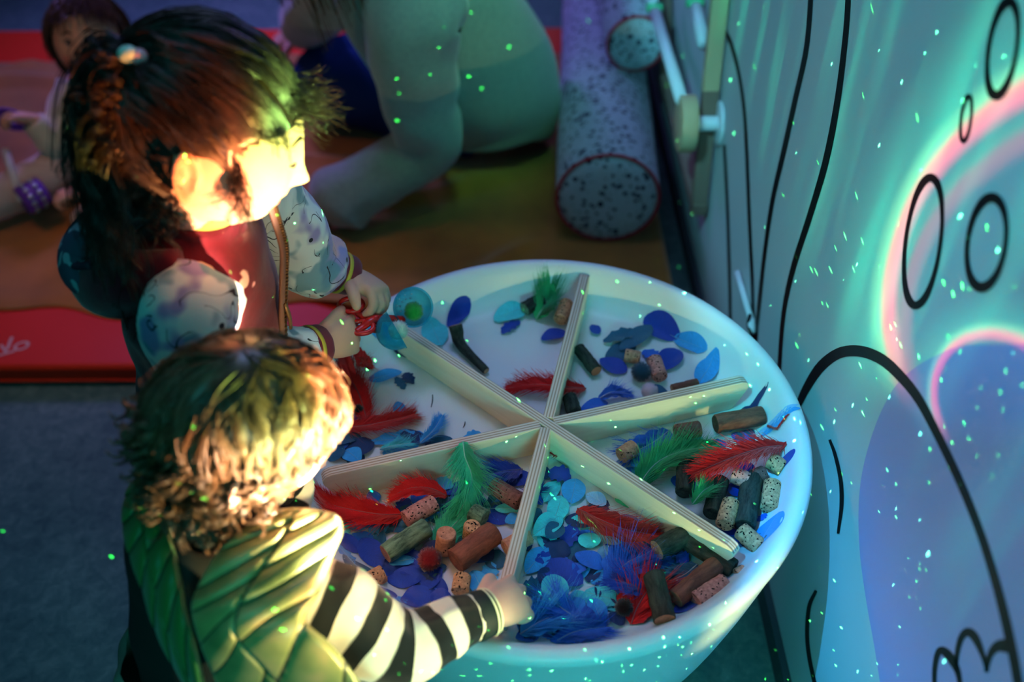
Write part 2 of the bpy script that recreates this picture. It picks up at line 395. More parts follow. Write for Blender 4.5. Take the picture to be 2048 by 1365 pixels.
def board(ang, r0, r1, notch=None):
    H = 0.500 - ZF - .001
    def outline():
        P = []
        def end(r, sgn):
            # the end follows the bowl: short below, rounded at the top corner
            pts = [(r - .024, 0.0), (r - .012, .020), (r - .004, H - .016), (r - .0035, H - .009), (r - .008, H - .003), (r - .016, H)]
            return [(sgn * a, b) for a, b in pts]
        right = end(r1, 1) if r1 > 0 else [(r1, 0), (r1, H)]
        left = end(-r0, -1) if r0 < -0.05 else [(r0, 0), (r0, H)]
        return right + left[::-1]
    o = outline(); V = [(x, -BT / 2, z) for x, z in o] + [(x, BT / 2, z) for x, z in o]; N = len(o)
    F = [tuple(range(N)), tuple(range(2 * N - 1, N - 1, -1))] + [(i, i + N, (i + 1) % N + N, (i + 1) % N) for i in range(N)]
    F = [f[::-1] for f in F]
    b = MB(); b.add(V, F)
    return b, ang
def place_board(parts, ang, z=0.0):
    b = MB()
    for p in parts:
        m = board(0, *p)[0]; b.add(m.v, m.f)
    o = b.build('board', M_ply, cross, smooth=False); o.location = (0, 0, .0008 + z); o.rotation_euler = (0, 0, math.radians(ang))
    bv = o.modifiers.new('bevel', 'BEVEL'); bv.width = .0012; bv.segments = 2; bv.limit_method = 'ANGLE'
    return o
place_board([(-0.322, 0.312)], -42.1)
place_board([(0.0095, 0.340), (-0.318, -0.0095)], 77.4)
place_board([(0.0100, 0.310), (-0.318, -0.0100)], 16.1)

# ------------------------------------------------------------------ loose material in the tub
FC = {'N': ('royal blue', (6, 54, 160)), 'D': ('dark navy', (8, 44, 96)), 'T': ('dark teal', (14, 82, 118)), 'B': ('bright blue', (10, 92, 200)),
      'A': ('sky blue', (40, 150, 220)), 'C': ('turquoise', (70, 205, 215)), 'W': ('pale blue', (130, 185, 230)), 'G': ('green', (20, 150, 90)), 'R': ('red', (205, 10, 14)), 'L': ('sea green', (40, 180, 130))}
def barb_c(col, k=.25):
    def b(n, tc):
        a, _ = n.noise(n.cmb(n.m('MULTIPLY', n.xyz(tc.outputs['UV'])[0], 60), n.m('MULTIPLY', n.xyz(tc.outputs['UV'])[1], 4), 0.0), 1.0, 3, .6)
        c = Vector(col); return n.ramp(a, [(.3, tuple(c * (1 - k))), (.7, tuple(Vector([min(1, v) for v in c * (1 + k)])))])
    return b
MF = {k: material(v[0].replace(' ', '_') + '_feather', lin(v[1]), rough=.55, spec=.25, sheen=.3, build=barb_c(lin(v[1]))) for k, v in FC.items()}
MQ = {k: material(v[0].replace(' ', '_') + '_quill', tuple(Vector(lin(v[1])) * .55 + Vector((.22, .26, .28)) * (0.25 if k in 'NDR' else 1)), rough=.4) for k, v in FC.items()}
SECT = ['back right', 'back', 'back left', 'front left', 'front', 'right']
def sector(p):
    a = math.degrees(math.atan2(p.y, p.x)) % 360
    if 77.4 <= a < 138: return 'back'
    if 138 <= a < 196: return 'left'
    if 196 <= a < 257.4: return 'front left'
    if 257.4 <= a < 318: return 'front'
    if a >= 318 or a < 16.1: return 'right'
    return 'back right'
things = []        # (object, position, colour words, form words) of every loose piece, for their labels
MARKS = []         # findable neighbours for labels

_BW = [(0, ZF), (.29, ZF + .0005), (.304, .450), (.316, .461), (.325, .476), (.331, .490), (.336, .499), (.342, .5045), (.349, .506)]
def bowl_z(x, y):
    r = math.hypot(x, y)
    for (r0, z0), (r1, z1) in zip(_BW, _BW[1:]):
        if r <= r1: return z0 + (z1 - z0) * max(0, r - r0) / (r1 - r0)
    return .506
def petal(base, tip, w, ck, z=.0015, lift=0.0, curl=.0, ragged=0, quill=None):
    """a trimmed flat feather; base/tip on the tub floor, w = full width in metres"""
    b = atz(*base, ZF + z); t = atz(*tip, ZF + z)
    d = t - b; Ln = d.length; d.normalize(); s = Vector((-d.y, d.x, 0)); nu, nv = 12, 8
    r2 = random.Random(int(base[0] * 7 + base[1] * 13)); ax = r2.uniform(-.12, .12); cup = r2.uniform(.03, .13) * w
    sk = r2.uniform(.62, .9)
    V = []; UV = []
    for i in range(nu + 1):
        u = i / nu; prof = math.sin(PI * min(1, u * .96 + .02) ** sk) ** .72
        if u > .93: prof *= (1 - u) / .07 * .8 + .2
        for j in range(nv + 1):
            v = j / nv * 2 - 1; k = prof * w / 2 * v
            if ragged: k *= 1 - ragged * .35 * (0.5 + 0.5 * math.sin(u * 23 + v * 4 + ax * 30))
            h = abs(v) ** 1.6 * cup * prof + lift * u + curl * math.sin(PI * u) + .0006 * math.sin(u * 9 + v * 3)
            p = b + d * (Ln * (u + .10 * abs(v) * prof)) + s * (k + ax * Ln * (u * (1 - u)) * 1.2); V.append((p.x, p.y, max(p.z + h + .0003, bowl_z(p.x, p.y) + .0008))); UV.append((u + .25 * abs(v), v * .5 + .5))
    F = [(i * (nv + 1) + j, (i + 1) * (nv + 1) + j, (i + 1) * (nv + 1) + j + 1, i * (nv + 1) + j + 1) for i in range(nu) for j in range(nv)]
    mb = MB(); c = (b + t) / 2; V = [(x - c.x, y - c.y, zz - c.z) for x, y, zz in V]; mb.add(V, F, 0, UV)
    o = mb.build('feather', MF[ck]); o.location = c
    if quill if quill is not None else (ck in 'CAWLG' and Ln > .03):
        q = MB(); P = [(V[i * (nv + 1) + nv // 2][0], V[i * (nv + 1) + nv // 2][1], V[i * (nv + 1) + nv // 2][2] + .0003) for i in range(0, nu + 1)]
        P = [tuple(Vector(P[0]) - d * .006)] + P; loft(q, P, [.0005] + [.00045 * (1 - .07 * i) for i in range(len(P) - 1)], len(P) - 1, 4, interp=False)
        q.build('quill', MQ[ck], o)
    form = ('long narrow ' if Ln > 3.0 * w else 'rounded ' if Ln < 1.6 * w else '') + ('ragged ' if ragged else '') + 'flat feather'
    things.append((o, c.copy(), FC[ck][0], form, 'feather'))
    return o

def fluffy(pts, w, ck, dens=1.0, up=0.0, form='fluffy feather', zoff=.004, solid=.42, pos3=None, seed=0, label=None):
    """a down feather: bent quill with many soft barbs; pts = photo points along the quill from its base"""
    r2 = random.Random(seed + int(pts[0][0])); 
    Q = pos3 if pos3 else [atz(p[0], p[1], ZF + zoff + up * math.sin(PI * i / (len(pts) - 1))) for i, p in enumerate(pts)]
    P = catmull(Q, 30); T, X, Y = frames(P); L = np.concatenate([[0], np.cumsum(np.linalg.norm(np.diff(P, axis=0), axis=1))]); tot = L[-1]
    w *= 1.3; c = Vector(P[15]); mb = MB(); n = int(170 * dens * tot / .06)
    S_ = np.cross(T, (0, 0, 1.0)); S_ /= np.linalg.norm(S_, axis=1)[:, None] + 1e-9
    if pos3: S_ = X
    for side in (-1, 1):
        for k in range(n):
            u = (k + r2.random()) / n; f = u * 29.999; i = int(f); a = f - i
            p0 = P[i] * (1 - a) + P[min(30, i + 1)] * a; t = T[i]; s = S_[i] * side
            ln = w / 2 * (math.sin(PI * min(1, .10 + u * .86)) ** .55) * r2.uniform(.6, 1.3)
            if u > .93: ln *= .7
            ang = math.radians(r2.uniform(28, 62) * (1 - .35 * u)); el = r2.uniform(-.12, .42); wd = r2.uniform(.00035, .0008)
            d0 = np.array(t) * math.cos(ang) + s * math.sin(ang) + np.array((0, 0, el)); d0 /= np.linalg.norm(d0)
            bend = np.array((r2.uniform(-.5, .5), r2.uniform(-.5, .5), r2.uniform(-.5, .5))) + t * .5
            V = []
            wv = np.cross(d0, (0, 0, 1.0)); wv /= np.linalg.norm(wv) + 1e-9
            for q in range(5):
                g = q / 4; pt = p0 + d0 * ln * g + bend * ln * g * g * .35; pt[2] = max(pt[2], bowl_z(pt[0], pt[1]) + .0012)
                ww = wd * (1 - g * .85); V += [pt - wv * ww - np.array(c), pt + wv * ww - np.array(c) + (0, 0, .0002)]
            mb.add(V, [(2 * q, 2 * q + 1, 2 * q + 3, 2 * q + 2) for q in range(4)], 0, [(g * .2, k / n) for g in range(5) for _ in (0, 1)])
    if solid:       # the closed vane near the shaft
        V = []; UV = []
        for i in range(31):
            u = i / 30; ln = w / 2 * solid * (math.sin(PI * min(1, .06 + u * .92)) ** .5)
            for v in (-1, -.5, 0, .5, 1):
                p = P[i] + S_[i] * ln * v * (1 + .10 * math.sin(i * .9 + v * 3)) + T[i] * abs(v) * ln * .5; V.append((p[0] - c.x, p[1] - c.y, max(p[2], bowl_z(p[0], p[1]) + .001) - c.z + .0006 * math.sin(i * 1.3 + v) + .002 * abs(v))); UV.append((u * 2 + abs(v), v))
        mb.add(V, [(i * 5 + j, (i + 1) * 5 + j, (i + 1) * 5 + j + 1, i * 5 + j + 1) for i in range(30) for j in range(4)], 0, UV)
    o = mb.build('fluffy_feather', MF[ck]); o.location = c
    q = MB(); loft(q, [tuple(Vector(p) - c + Vector((0, 0, .0009))) for p in P[::2]], [.0009 * (1 - i / 18) + .0002 for i in range(16)], 15, 5, interp=False)
    q.build('quill', MQ[ck], o)
    if label: tag(o, label, 'feather', 'feathers in the tub'); MARKS.append((label, c))
    else: things.append((o, c.copy(), FC[ck][0], form, 'feather'))
    return o

def cork_c(dark, light, pits=1.0, ink=0):
    def b(n, tc):
        O = tc.outputs['Object']; a, _ = n.noise(O, 160, 4, .7)
        base = n.ramp(a, [(.32, lin(dark)), (.6, lin(light))])
        w = n.add(O, n.scale(n.add(n.noise(O, 90, 2)[1], (-.5, -.5, -.5)), .014))
        dist, c = n.voro(w, 230)
        pit = n.m('MULTIPLY', n.m('LESS_THAN', dist, .34), n.m('LESS_THAN', n.xyz(c)[0], .55 * pits))
        return n.mix(pit, base, (0.006, 0.005, 0.005))
    return b
M_cork = material('speckled_cork', rough=.8, spec=.15, build=cork_c((150, 108, 78), (214, 168, 126)), bump=nbump(300, .5, .001))
M_cork_pink = material('pinkish_cork', rough=.8, spec=.15, build=cork_c((150, 96, 92), (206, 146, 136)), bump=nbump(300, .5, .001))
M_cork_plain = material('smooth_cork', rough=.75, spec=.15, build=cork_c((150, 104, 84), (200, 150, 122), .25), bump=nbump(220, .4, .001))
M_cork_dark = material('dark_cork', rough=.8, spec=.15, build=cork_c((84, 58, 54), (120, 86, 80), .7), bump=nbump(220, .4, .001))
def bark_c(dark, light):
    def b(n, tc):
        x, y, z = n.xyz(tc.outputs['Object'])[:3]
        a, _ = n.noise(n.cmb(n.m('MULTIPLY', x, 30), n.m('MULTIPLY', y, 120), n.m('MULTIPLY', z, 120)), 1.0, 5, .7, .4)
        return n.ramp(a, [(.35, lin(dark)), (.65, lin(light))])
    return b
M_bark = material('dark_green_bark', rough=.75, spec=.2, build=bark_c((26, 32, 30), (62, 72, 64)), bump=nbump(140, .8, .002))
M_bark_pale = material('green_bark_with_pale_grain', rough=.6, spec=.3, build=bark_c((24, 58, 44), (120, 160, 130)), bump=nbump(120, .6, .0015))
M_bark_brown = material('brown_stripped_wood', rough=.65, spec=.25, build=bark_c((86, 54, 46), (132, 86, 70)), bump=nbump(120, .3, .001))
M_cut = material('cut_wood_end', rough=.7, spec=.2, build=bark_c((150, 110, 84), (196, 154, 120)))
M_copper = material('copper_toned_wood', lin((190, 110, 70)), rough=.5)
def cyl(name, p, q, r, mats, label, cat, r2=None, bumpy=.0, bend=None, group=None, chamfer=.0012):
    c = (p + q) / 2; mb = MB(); ax = (q - p); L = ax.length
    P = [p - c] + ([bend - c] if bend is not None else []) + [q - c]
    # rings along the x axis of the object so that the grain follows it
    rot = ax.to_track_quat('X', 'Z'); inv = rot.inverted()
    loc = [inv @ v for v in P]; r2 = r2 or r
    n = 14; C = catmull(loc, n); rr = [r + (r2 - r) * i / n for i in range(n + 1)]
    seg = 28; T, X, Y = frames(C, (0, 0, 1)); V = []; rings = []
    sd = rnd.random() * 50
    seq = [(0, rr[0] - chamfer, 0)] + [(i, rr[i], 0) for i in range(n + 1)] + [(n, rr[n] - chamfer, 0)]
    for s_, (i, r_, _) in enumerate(seq):
        off = -chamfer * 0 
        ctr = C[i] + T[i] * (-chamfer if s_ == 0 else chamfer if s_ == len(seq) - 1 else 0)
        for j in range(seg):
            a = 2 * PI * j / seg; k = 1 + bumpy * noise.noise(Vector((math.cos(a) * 1.2 + sd, math.sin(a) * 1.2, i * .5)))
            V.append(ctr + X[i] * math.cos(a) * r_ * k + Y[i] * math.sin(a) * r_ * k)
    N = len(seq); mb.add(V, [(i * seg + j, (i + 1) * seg + j, (i + 1) * seg + (j + 1) % seg, i * seg + (j + 1) % seg) for i in range(N - 1) for j in range(seg)], 0)
    mb.add(V[:seg], [tuple(range(seg))], 1); mb.add(V[-seg:], [tuple(range(seg))[::-1]], 1)
    o = mb.build(name, mats if isinstance(mats, list) else [mats, mats]); o.location = c; o.rotation_mode = 'QUATERNION'; o.rotation_quaternion = rot
    tag(o, label, cat, group); MARKS.append((label, c)); return o
def lying(name, a, b, r, mats, label, cat, z=.003, bz=None, **k):
    p = atz(a[0], a[1], ZF + r * 1.0 + z); q = atz(b[0], b[1], ZF + r * 1.0 + (z if bz is None else bz))
    return cyl(name, p, q, r, mats, label, cat, **k)
CK = 'corks in the tub'; ST = 'short sticks in the tub'
CORKS = [((1133, 607), (1121, 640), .0115, M_cork, 'banded cork leaning on the far tip of the back board', .004),
    ((1251, 711), (1279, 716), .0105, M_cork_plain, 'small broken cork above the dark teal pompom in the back right section', .002),
    ((1308, 720), (1320, 754), .0118, M_cork_pink, 'pinkish pitted cork standing next to the dark teal pompom', .003),
    ((812, 1040), (868, 1006), .0125, M_cork_pink, 'pink-tinged pitted cork with a dark red feather behind it, front left section', .006),
    ((738, 1163), (766, 1148), .0115, M_cork, 'short speckled cork lying alone on blue feathers near the striped sleeve', .004),
    ((925, 1154), (920, 1184), .0112, M_cork, 'black-pitted cork just above the striped cuff', .004),
    ((986, 972), (1040, 1004), .0125, M_cork_dark, 'dark cork with yellowish speckles under the standing green feather tip', .006),
    ((1012, 1098), (1056, 1072), .0120, M_cork_plain, 'brown cork half hidden beneath the front board', .004),
    ((1243, 912), (1268, 896), .0120, M_cork_plain, 'tan cork tucked against the back of the right front board', .004),
    ((1352, 866), (1398, 858), .0120, M_cork_dark, 'dark printed cork beneath the right board beside the brown dowel', .003),
    ((1541, 922), (1566, 938), .0120, M_cork, 'round-ended cork at the rim under the right red feather', .016),
    ((1466, 950), (1496, 962), .0118, M_cork_pink, 'purplish cork under the right red feather, between two dark sticks', .012),
    ((1545, 968), (1539, 1018), .0120, M_cork, 'pale speckled cork standing upright beside the right rim', .012),
    ((1462, 1006), (1449, 1050), .0120, M_cork, 'heavily pitted tan cork left of the thick dark stick', .012),
    ((1482, 1062), (1520, 1096), .0120, M_cork, 'slanted cork beside the rounded tip of the right front board', .010),
    ((1392, 1204), (1450, 1168), .0130, M_cork_pink, 'large pinkish cork lying against the front right rim', .004),
    ((1508, 955), (1527, 948), .0112, M_cork_dark, 'dark cork stub wedged under the right red feather near the rim', .012),
    ((1474, 1154), (1490, 1146), .0105, M_cork_plain, 'cork stub peeking out below the tip of the right front board', .006)]
for a, b, r, m, lab, z in CORKS: lying('cork', a, b, r, m, lab, 'cork', z, group=CK, bumpy=.05, chamfer=.0008)
p = atz(889, 1100, ZF + .004); cyl('cork', p, p + Vector((.004, .004, .030)), .0128, M_cork_plain, 'smooth cork standing on end behind the dark red pompom', 'cork', group=CK)
p = atz(941, 1078, ZF + .004); cyl('cork', p, p + Vector((.003, .001, .026)), .0112, M_cork, 'cork standing on end above the big brown dowel', 'cork', group=CK)
STICKS = [((1158, 698), (1192, 742), .0100, [M_bark, M_copper], 'dark stick with a copper toned end leaning by the back board', .002, None),
    ((1345, 778), (1394, 766), .0070, [M_bark_brown, M_cut], 'thin brown twig poking out from behind the right board', .003, None),
    ((1139, 796), (1149, 826), .0110, [M_bark, M_bark], 'short dark stick piece in the angle between back and right boards', .003, None),
    ((1432, 848), (1524, 832), .0140, [M_bark_brown, M_bark], 'thick dark brown dowel under the end of the right board', .006, None),
    ((772, 1108), (853, 1056), .0135, [M_bark_pale, M_cut], 'green stick with pale wavy grain left of the dark red pompom', .004, None),
    ((912, 1122), (988, 1066), .0165, [M_bark_brown, M_bark_brown], 'fat smooth brown dowel right of the dark red pompom', .004, None),
    ((1315, 1100), (1368, 1072), .0140, [M_bark, M_cut], 'dark green stick with pale cut end at the tip of the front red feather', .006, None),
    ((1372, 1080), (1466, 1138), .0125, [M_bark, M_bark], 'long dark stick lying under the right front board', .004, None),
    ((1352, 1198), (1432, 1132), .0125, [M_bark_brown, M_cut], 'reddish brown dowel beside the large pinkish cork', .004, None),
    ((1308, 1152), (1329, 1240), .0135, [M_bark, M_cut], 'dark green stick with cut end across the front right red feather', .010, None),
    ((1489, 1052), (1504, 958), .0145, [M_bark, M_bark], 'thickest dark stick standing among corks by the right rim', .006, None),
    ((1424, 1028), (1440, 962), .0125, [M_bark, M_bark], 'dark mossy stick next to the right front board', .004, None),
    ((1369, 985), (1372, 925), .0125, [M_bark, M_bark], 'greenish stick beneath the long curved green feather', .002, None),
    ((945, 1026), (968, 1038), .0130, [M_bark_pale, M_bark_pale], 'green tinted stick stub beneath the standing green feather', .002, None)]
for a, b, r, m, lab, z, bz in STICKS: lying('stick', a, b, r, m, lab, 'stick', z, bz, group=ST, bumpy=.10)
p = atz(911, 652, ZF + .034); q = atz(972, 742, ZF + .008); cyl('bent_stick', p, q, .0115, [M_bark, M_cut], 'bent dark twig with pale cut top in the back left section', 'stick', r2=.006, bend=atz(922, 690, ZF + .012), bumpy=.12, group=ST)

def pompom(a, r, col, label, rough=0.0, n=900, at=None, fuzz=.35, name='pompom'):
    c = at if at is not None else atz(a[0], a[1], ZF + r * .95)
    mb = MB(); uvsphere(mb, (0, 0, 0), r * .8, 20, 12, fn=lambda d: 1 + .06 * noise.noise(d * 6)); r2 = random.Random(int(r * 1e5))
    for k in range(n):
        d = Vector((r2.gauss(0, 1), r2.gauss(0, 1), r2.gauss(0, 1))).normalized(); s = d.orthogonal().normalized() * r * .035; t = d.cross(s)
        e = (d + Vector((r2.uniform(-fuzz, fuzz), r2.uniform(-fuzz, fuzz), r2.uniform(-fuzz, fuzz)))).normalized()
        b0 = d * r * .7; tip = d * r * .85 + e * r * r2.uniform(.08, .22)
        mb.add([b0 + s, b0 - s * .5 + t * .8, b0 - s * .5 - t * .8, tip], [(0, 1, 3), (1, 2, 3), (2, 0, 3)])
    o = mb.build(name, material(label.split(' in ')[0].replace(' ', '_'), col, rough=.8, spec=.1, sheen=.5)); o.location = c
    tag(o, label, 'pompom', 'pompoms'); MARKS.append((label, c)); return o
pompom((859, 1119), .0165, lin((110, 6, 18)), 'dark red knobbly pompom between corks in the front left section', fuzz=.15)
pompom((716, 820), .0095, lin((14, 10, 14)), 'tiny black pompom between two red feathers in the left section')
pompom((1282, 744), .0165, lin((16, 58, 84)), 'dark teal pompom between two corks in the back right section')
pompom((1299, 782), .0135, lin((210, 186, 205)), 'pale pink pompom half hidden behind the right board')
pompom((1248, 1216), .0125, lin((16, 4, 10)), 'small black pompom on the red feather near the front rim')

# fluffy feathers
fluffy([(735, 845), (722, 800), (708, 770), (690, 745)], .055, 'R', 1.2, .010, seed=1, label='bushy crimson feather below the near hand of the child in the maroon hoodie')
fluffy([(712, 690 + 50), (722, 728), (745, 735)], .030, 'R', .8, .012, solid=0.61, seed=2, label='small torn red feather tuft on top of the bushy crimson one')
fluffy([(668, 858), (730, 852), (790, 840), (828, 830)], .050, 'R', 1.2, .008, seed=3, label='red fluffy feather pointing right in the left section')
fluffy([(1172, 778), (1130, 775), (1070, 770), (1016, 778)], .042, 'R', 1.3, .012, seed=4, solid=0.48, label='red fluffy feather behind the centre of the boards')
fluffy([(1128, 905), (1112, 908), (1095, 896)], .018, 'R', .8, .004, seed=5, solid=0.54, label='tip of a red feather under the centre of the boards')
fluffy([(805, 1030), (760, 1030), (700, 1020), (640, 1005)], .055, 'R', 1.2, .014, seed=6, solid=0.54, label='large red feather against the winged child in the front left section')
fluffy([(895, 994), (860, 978), (820, 978), (780, 996)], .036, 'R', 1.0, .018, zoff=.012, seed=7, solid=0.65, label='red feather lying over the pink-tinged cork under the left board')
fluffy([(1155, 1018), (1195, 1038), (1250, 1060), (1318, 1072)], .058, 'R', 1.3, .012, zoff=.008, seed=8, solid=0.51, label='big red feather with pointed quill in the front section')
fluffy([(1570, 892), (1520, 898), (1460, 918), (1385, 950)], .050, 'R', 1.2, .012, zoff=.034, seed=9, solid=0.41, label='long red feather draped over corks and sticks at the right rim')
fluffy([(1262, 1250), (1275, 1215), (1298, 1180), (1318, 1170)], .072, 'R', 1.0, .006, seed=10, solid=0.65, label='wide red feather under the dark stick near the front right rim')
fluffy([(1535, 852), (1550, 858), (1568, 864)], .010, 'R', .5, .012, zoff=.02, seed=11, solid=0, label='thin curved red feather stem at the right rim')
fluffy([(1072, 640), (1085, 618), (1100, 595)], .060, 'G', 1.6, .012, seed=12, solid=0.48, label='green downy feather clump over a stick in the back section')
lying('stick', (1050, 618), (1082, 600), .0120, [M_bark, M_bark_pale], 'dark olive stick beneath the green feather clump in the back section', 'stick', group=ST, bumpy=.1)
fluffy([(1268, 985), (1310, 930), (1360, 905), (1435, 892)], .062, 'G', 1.4, .016, zoff=.008, seed=13, solid=0.48, label='long curved green feather behind the right front board')
fluffy([(1385, 1010), (1405, 985), (1430, 968)], .034, 'G', 1.0, .010, zoff=.024, seed=14, solid=0.41, label='short green feather over sticks beside the right front board')
fluffy([(870, 1105), (900, 1060), (940, 1020)], .060, 'L', .8, .0, seed=15, solid=0.54, label='flat sea green feather spread under the standing corks')
_q0 = Vector(atz(926, 884, .507)); _q0 = Vector((_q0.x, _q0.y, .507)); _q1 = atz(930, 915, .500); _q2 = atz(944, 965, .480); _q3 = atz(915, 1035, ZF + .006)
fluffy([(926, 884)], .060, 'L', 1.3, pos3=[tuple(_q0), tuple(_q1), tuple(_q2), tuple(_q3)], seed=16, solid=.35, label='green feather standing upright against the left board')
fluffy([(840, 888), (868, 860), (885, 832)], .030, 'A', .7, .012, seed=17, solid=0.41, label='spiky light blue feather sticking up behind the left board')
fluffy([(760, 900), (790, 892), (830, 886)], .030, 'C', 1.0, .008, seed=18, solid=.3, label='bright turquoise down tuft behind the left board')
fluffy([(1045, 940), (1000, 945), (955, 960)], .055, 'N', 1.0, .012, zoff=.004, seed=19, solid=0.54, label='dark blue downy feather between the left and front boards')
fluffy([(1340, 862), (1300, 890), (1250, 912)], .055, 'B', .9, .006, seed=20, solid=0.61, label='large blue feather under the right board near the tan cork')
fluffy([(1040, 1270), (1090, 1240), (1150, 1225)], .070, 'A', 1.2, .010, seed=21, label='big downy blue feather at the front rim beside the hand')
fluffy([(1110, 1285), (1150, 1265), (1210, 1255)], .055, 'B', 1.2, .010, seed=22, label='blue downy feather lying along the front rim')
fluffy([(1165, 1245), (1120, 1215), (1100, 1190)], .050, 'B', 1.2, .008, zoff=.008, seed=23, solid=.4, label='blue frayed feather below the big turquoise one in the front section')
fluffy([(1290, 1185), (1262, 1170), (1225, 1160)], .050, 'N', 1.2, .010, zoff=.008, seed=24, solid=0.48, label='royal blue frayed feather behind the front right red feather')
fluffy([(1215, 1175), (1250, 1130), (1300, 1105)], .075, 'B', .7, .006, zoff=.004, seed=25, solid=0.58, label='wide blue split feather in front of the big red feather')
fluffy([(1195, 800), (1225, 785), (1262, 790)], .036, 'B', .8, .014, seed=26, solid=0.54, label='curled blue feather beside the pale pink pompom')
fluffy([(1085, 1010), (1070, 990), (1090, 975)], .030, 'N', 1.0, .006, seed=27, solid=.3, label='navy down tuft at the right face of the front board')
fluffy([(1395, 1130), (1370, 1150), (1335, 1165)], .048, 'T', .9, .004, seed=28, solid=0.54, label='dark teal split feather left of the reddish brown dowel')

# flat feathers: (base, tip, width, colour) seen on the tub floor
PET = """895,655 941,618 24 N|882,692 862,648 40 C|1040,642 1003,668 22 N1|1052,616 988,642 38 C|1132,664 1082,680 24 N|1197,669 1183,650 17 N|1206,684 1278,664 28 T|1240,700 1302,652 30 T|1212,724 1268,682 34 T
1287,645 1358,682 34 N|1346,678 1412,712 24 A|1252,746 1200,718 32 N|1318,742 1358,700 36 N|1285,702 1322,724 26 B|1396,768 1428,714 32 A|1340,800 1288,776 26 T|1160,822 1216,806 22 B
728,702 788,690 20 A|832,716 786,702 16 D|738,762 804,744 24 A|738,886 862,876 34 A|690,908 748,884 34 D|660,880 722,874 30 T|800,864 862,886 24 D|655,925 684,892 32 T|690,902 720,924 30 A|850,892 905,878 22 T|924,882 962,866 22 A|660,900 700,884 26 B|780,905 838,890 26 A
716,1112 668,1068 34 N|762,1136 722,1078 36 N|770,1108 764,1052 11 T|758,1108 750,1066 10 T|712,1150 672,1116 32 A|748,1186 700,1142 42 T|774,1164 850,1148 36 N|832,1120 778,1128 18 A|744,1214 796,1200 34 N|804,1218 862,1180 40 N|908,1206 858,1194 28 N|792,1226 812,1196 22 A|900,1092 838,1110 28 D|968,1192 944,1142 30 A|1012,1132 972,1112 34 T|985,1122 955,1094 28 D|880,1228 948,1212 24 T|700,1070 660,1048 26 C|906,976 872,958 26 A|762,992 732,1000 22 B|990,1018 1044,1020 18 C|1010,1045 1040,1034 20 A|870,1000 905,1012 18 T|700,1205 735,1190 30 T|862,1135 880,1160 22 N
1092,946 1142,960 36 N|1088,1004 1118,964 26 C|1142,1008 1152,958 36 A|1106,1046 1122,992 32 C|1172,990 1212,1010 26 W|1068,1072 1122,1030 36 C|1092,1076 1126,1052 30 T|1150,1048 1124,1098 34 N|1086,1094 1142,1106 34 D|1180,1098 1176,1066 34 C|1052,1148 1096,1096 34 A|1088,1128 1166,1168 46 N|1150,1108 1206,1138 30 B|1222,1128 1208,1092 34 W|1042,1180 1084,1180 44 T|1122,1222 1100,1150 40 C|1050,1222 1092,1236 44 D|1168,1186 1244,1204 34 C|1204,1250 1180,1196 30 A|1284,1108 1312,1104 22 A|1384,1140 1328,1168 34 T|1352,1112 1378,1124 30 N|1340,1186 1384,1160 22 C|1162,1238 1190,1226 26 N|1346,1226 1394,1214 24 N|1032,1284 1080,1262 30 B|1210,1262 1160,1280 20 A|1236,988 1262,1016 26 L|1112,1114 1070,1122 26 N|1078,1046 1058,1018 26 T|1165,1130 1150,1150 22 B|1064,1240 1036,1214 30 N|1100,1284 1160,1276 22 B|1148,1196 1166,1224 20 A|1290,1132 1256,1112 30 B|1056,1104 1046,1070 26 D|1098,956 1072,940 24 D|1240,1140 1262,1168 26 A|1078,1170 1108,1140 28 D|1218,1228 1248,1250 24 D
1262,900 1318,878 26 B|1300,914 1262,932 24 A|1436,868 1526,806 18 D|1518,880 1584,874 12 A|1512,872 1580,866 10 W|1484,992 1454,972 28 N|1568,962 1552,944 26 N|1512,1112 1548,1058 32 A|1408,884 1378,876 22 C|1514,1046 1530,1036 14 B|1532,990 1520,950 22 D|1500,1104 1520,1078 22 T|1350,902 1318,918 24 T|1420,900 1452,886 22 B|1400,1090 1430,1100 22 R"""
zz = 0
for tok in PET.replace('\n', '|').split('|'):
    a, b, rest = tok.split(' ', 2); w, c = rest.split(); zz += 1
    px = float(w) ; A_ = tuple(float(v) for v in a.split(',')); B_ = tuple(float(v) for v in b.split(','))
    mid = ((A_[0] + B_[0]) / 2, (A_[1] + B_[1]) / 2)
    mpp = (atz(mid[0] + 10, mid[1], ZF) - atz(mid[0], mid[1], ZF)).length / 10
    petal(A_, B_, px * mpp * 1.35, c[0], z=.001 + .0006 * (zz % 9), ragged=1 if len(c) > 1 or zz % 7 == 0 else 0, curl=.0015 * (zz % 3))
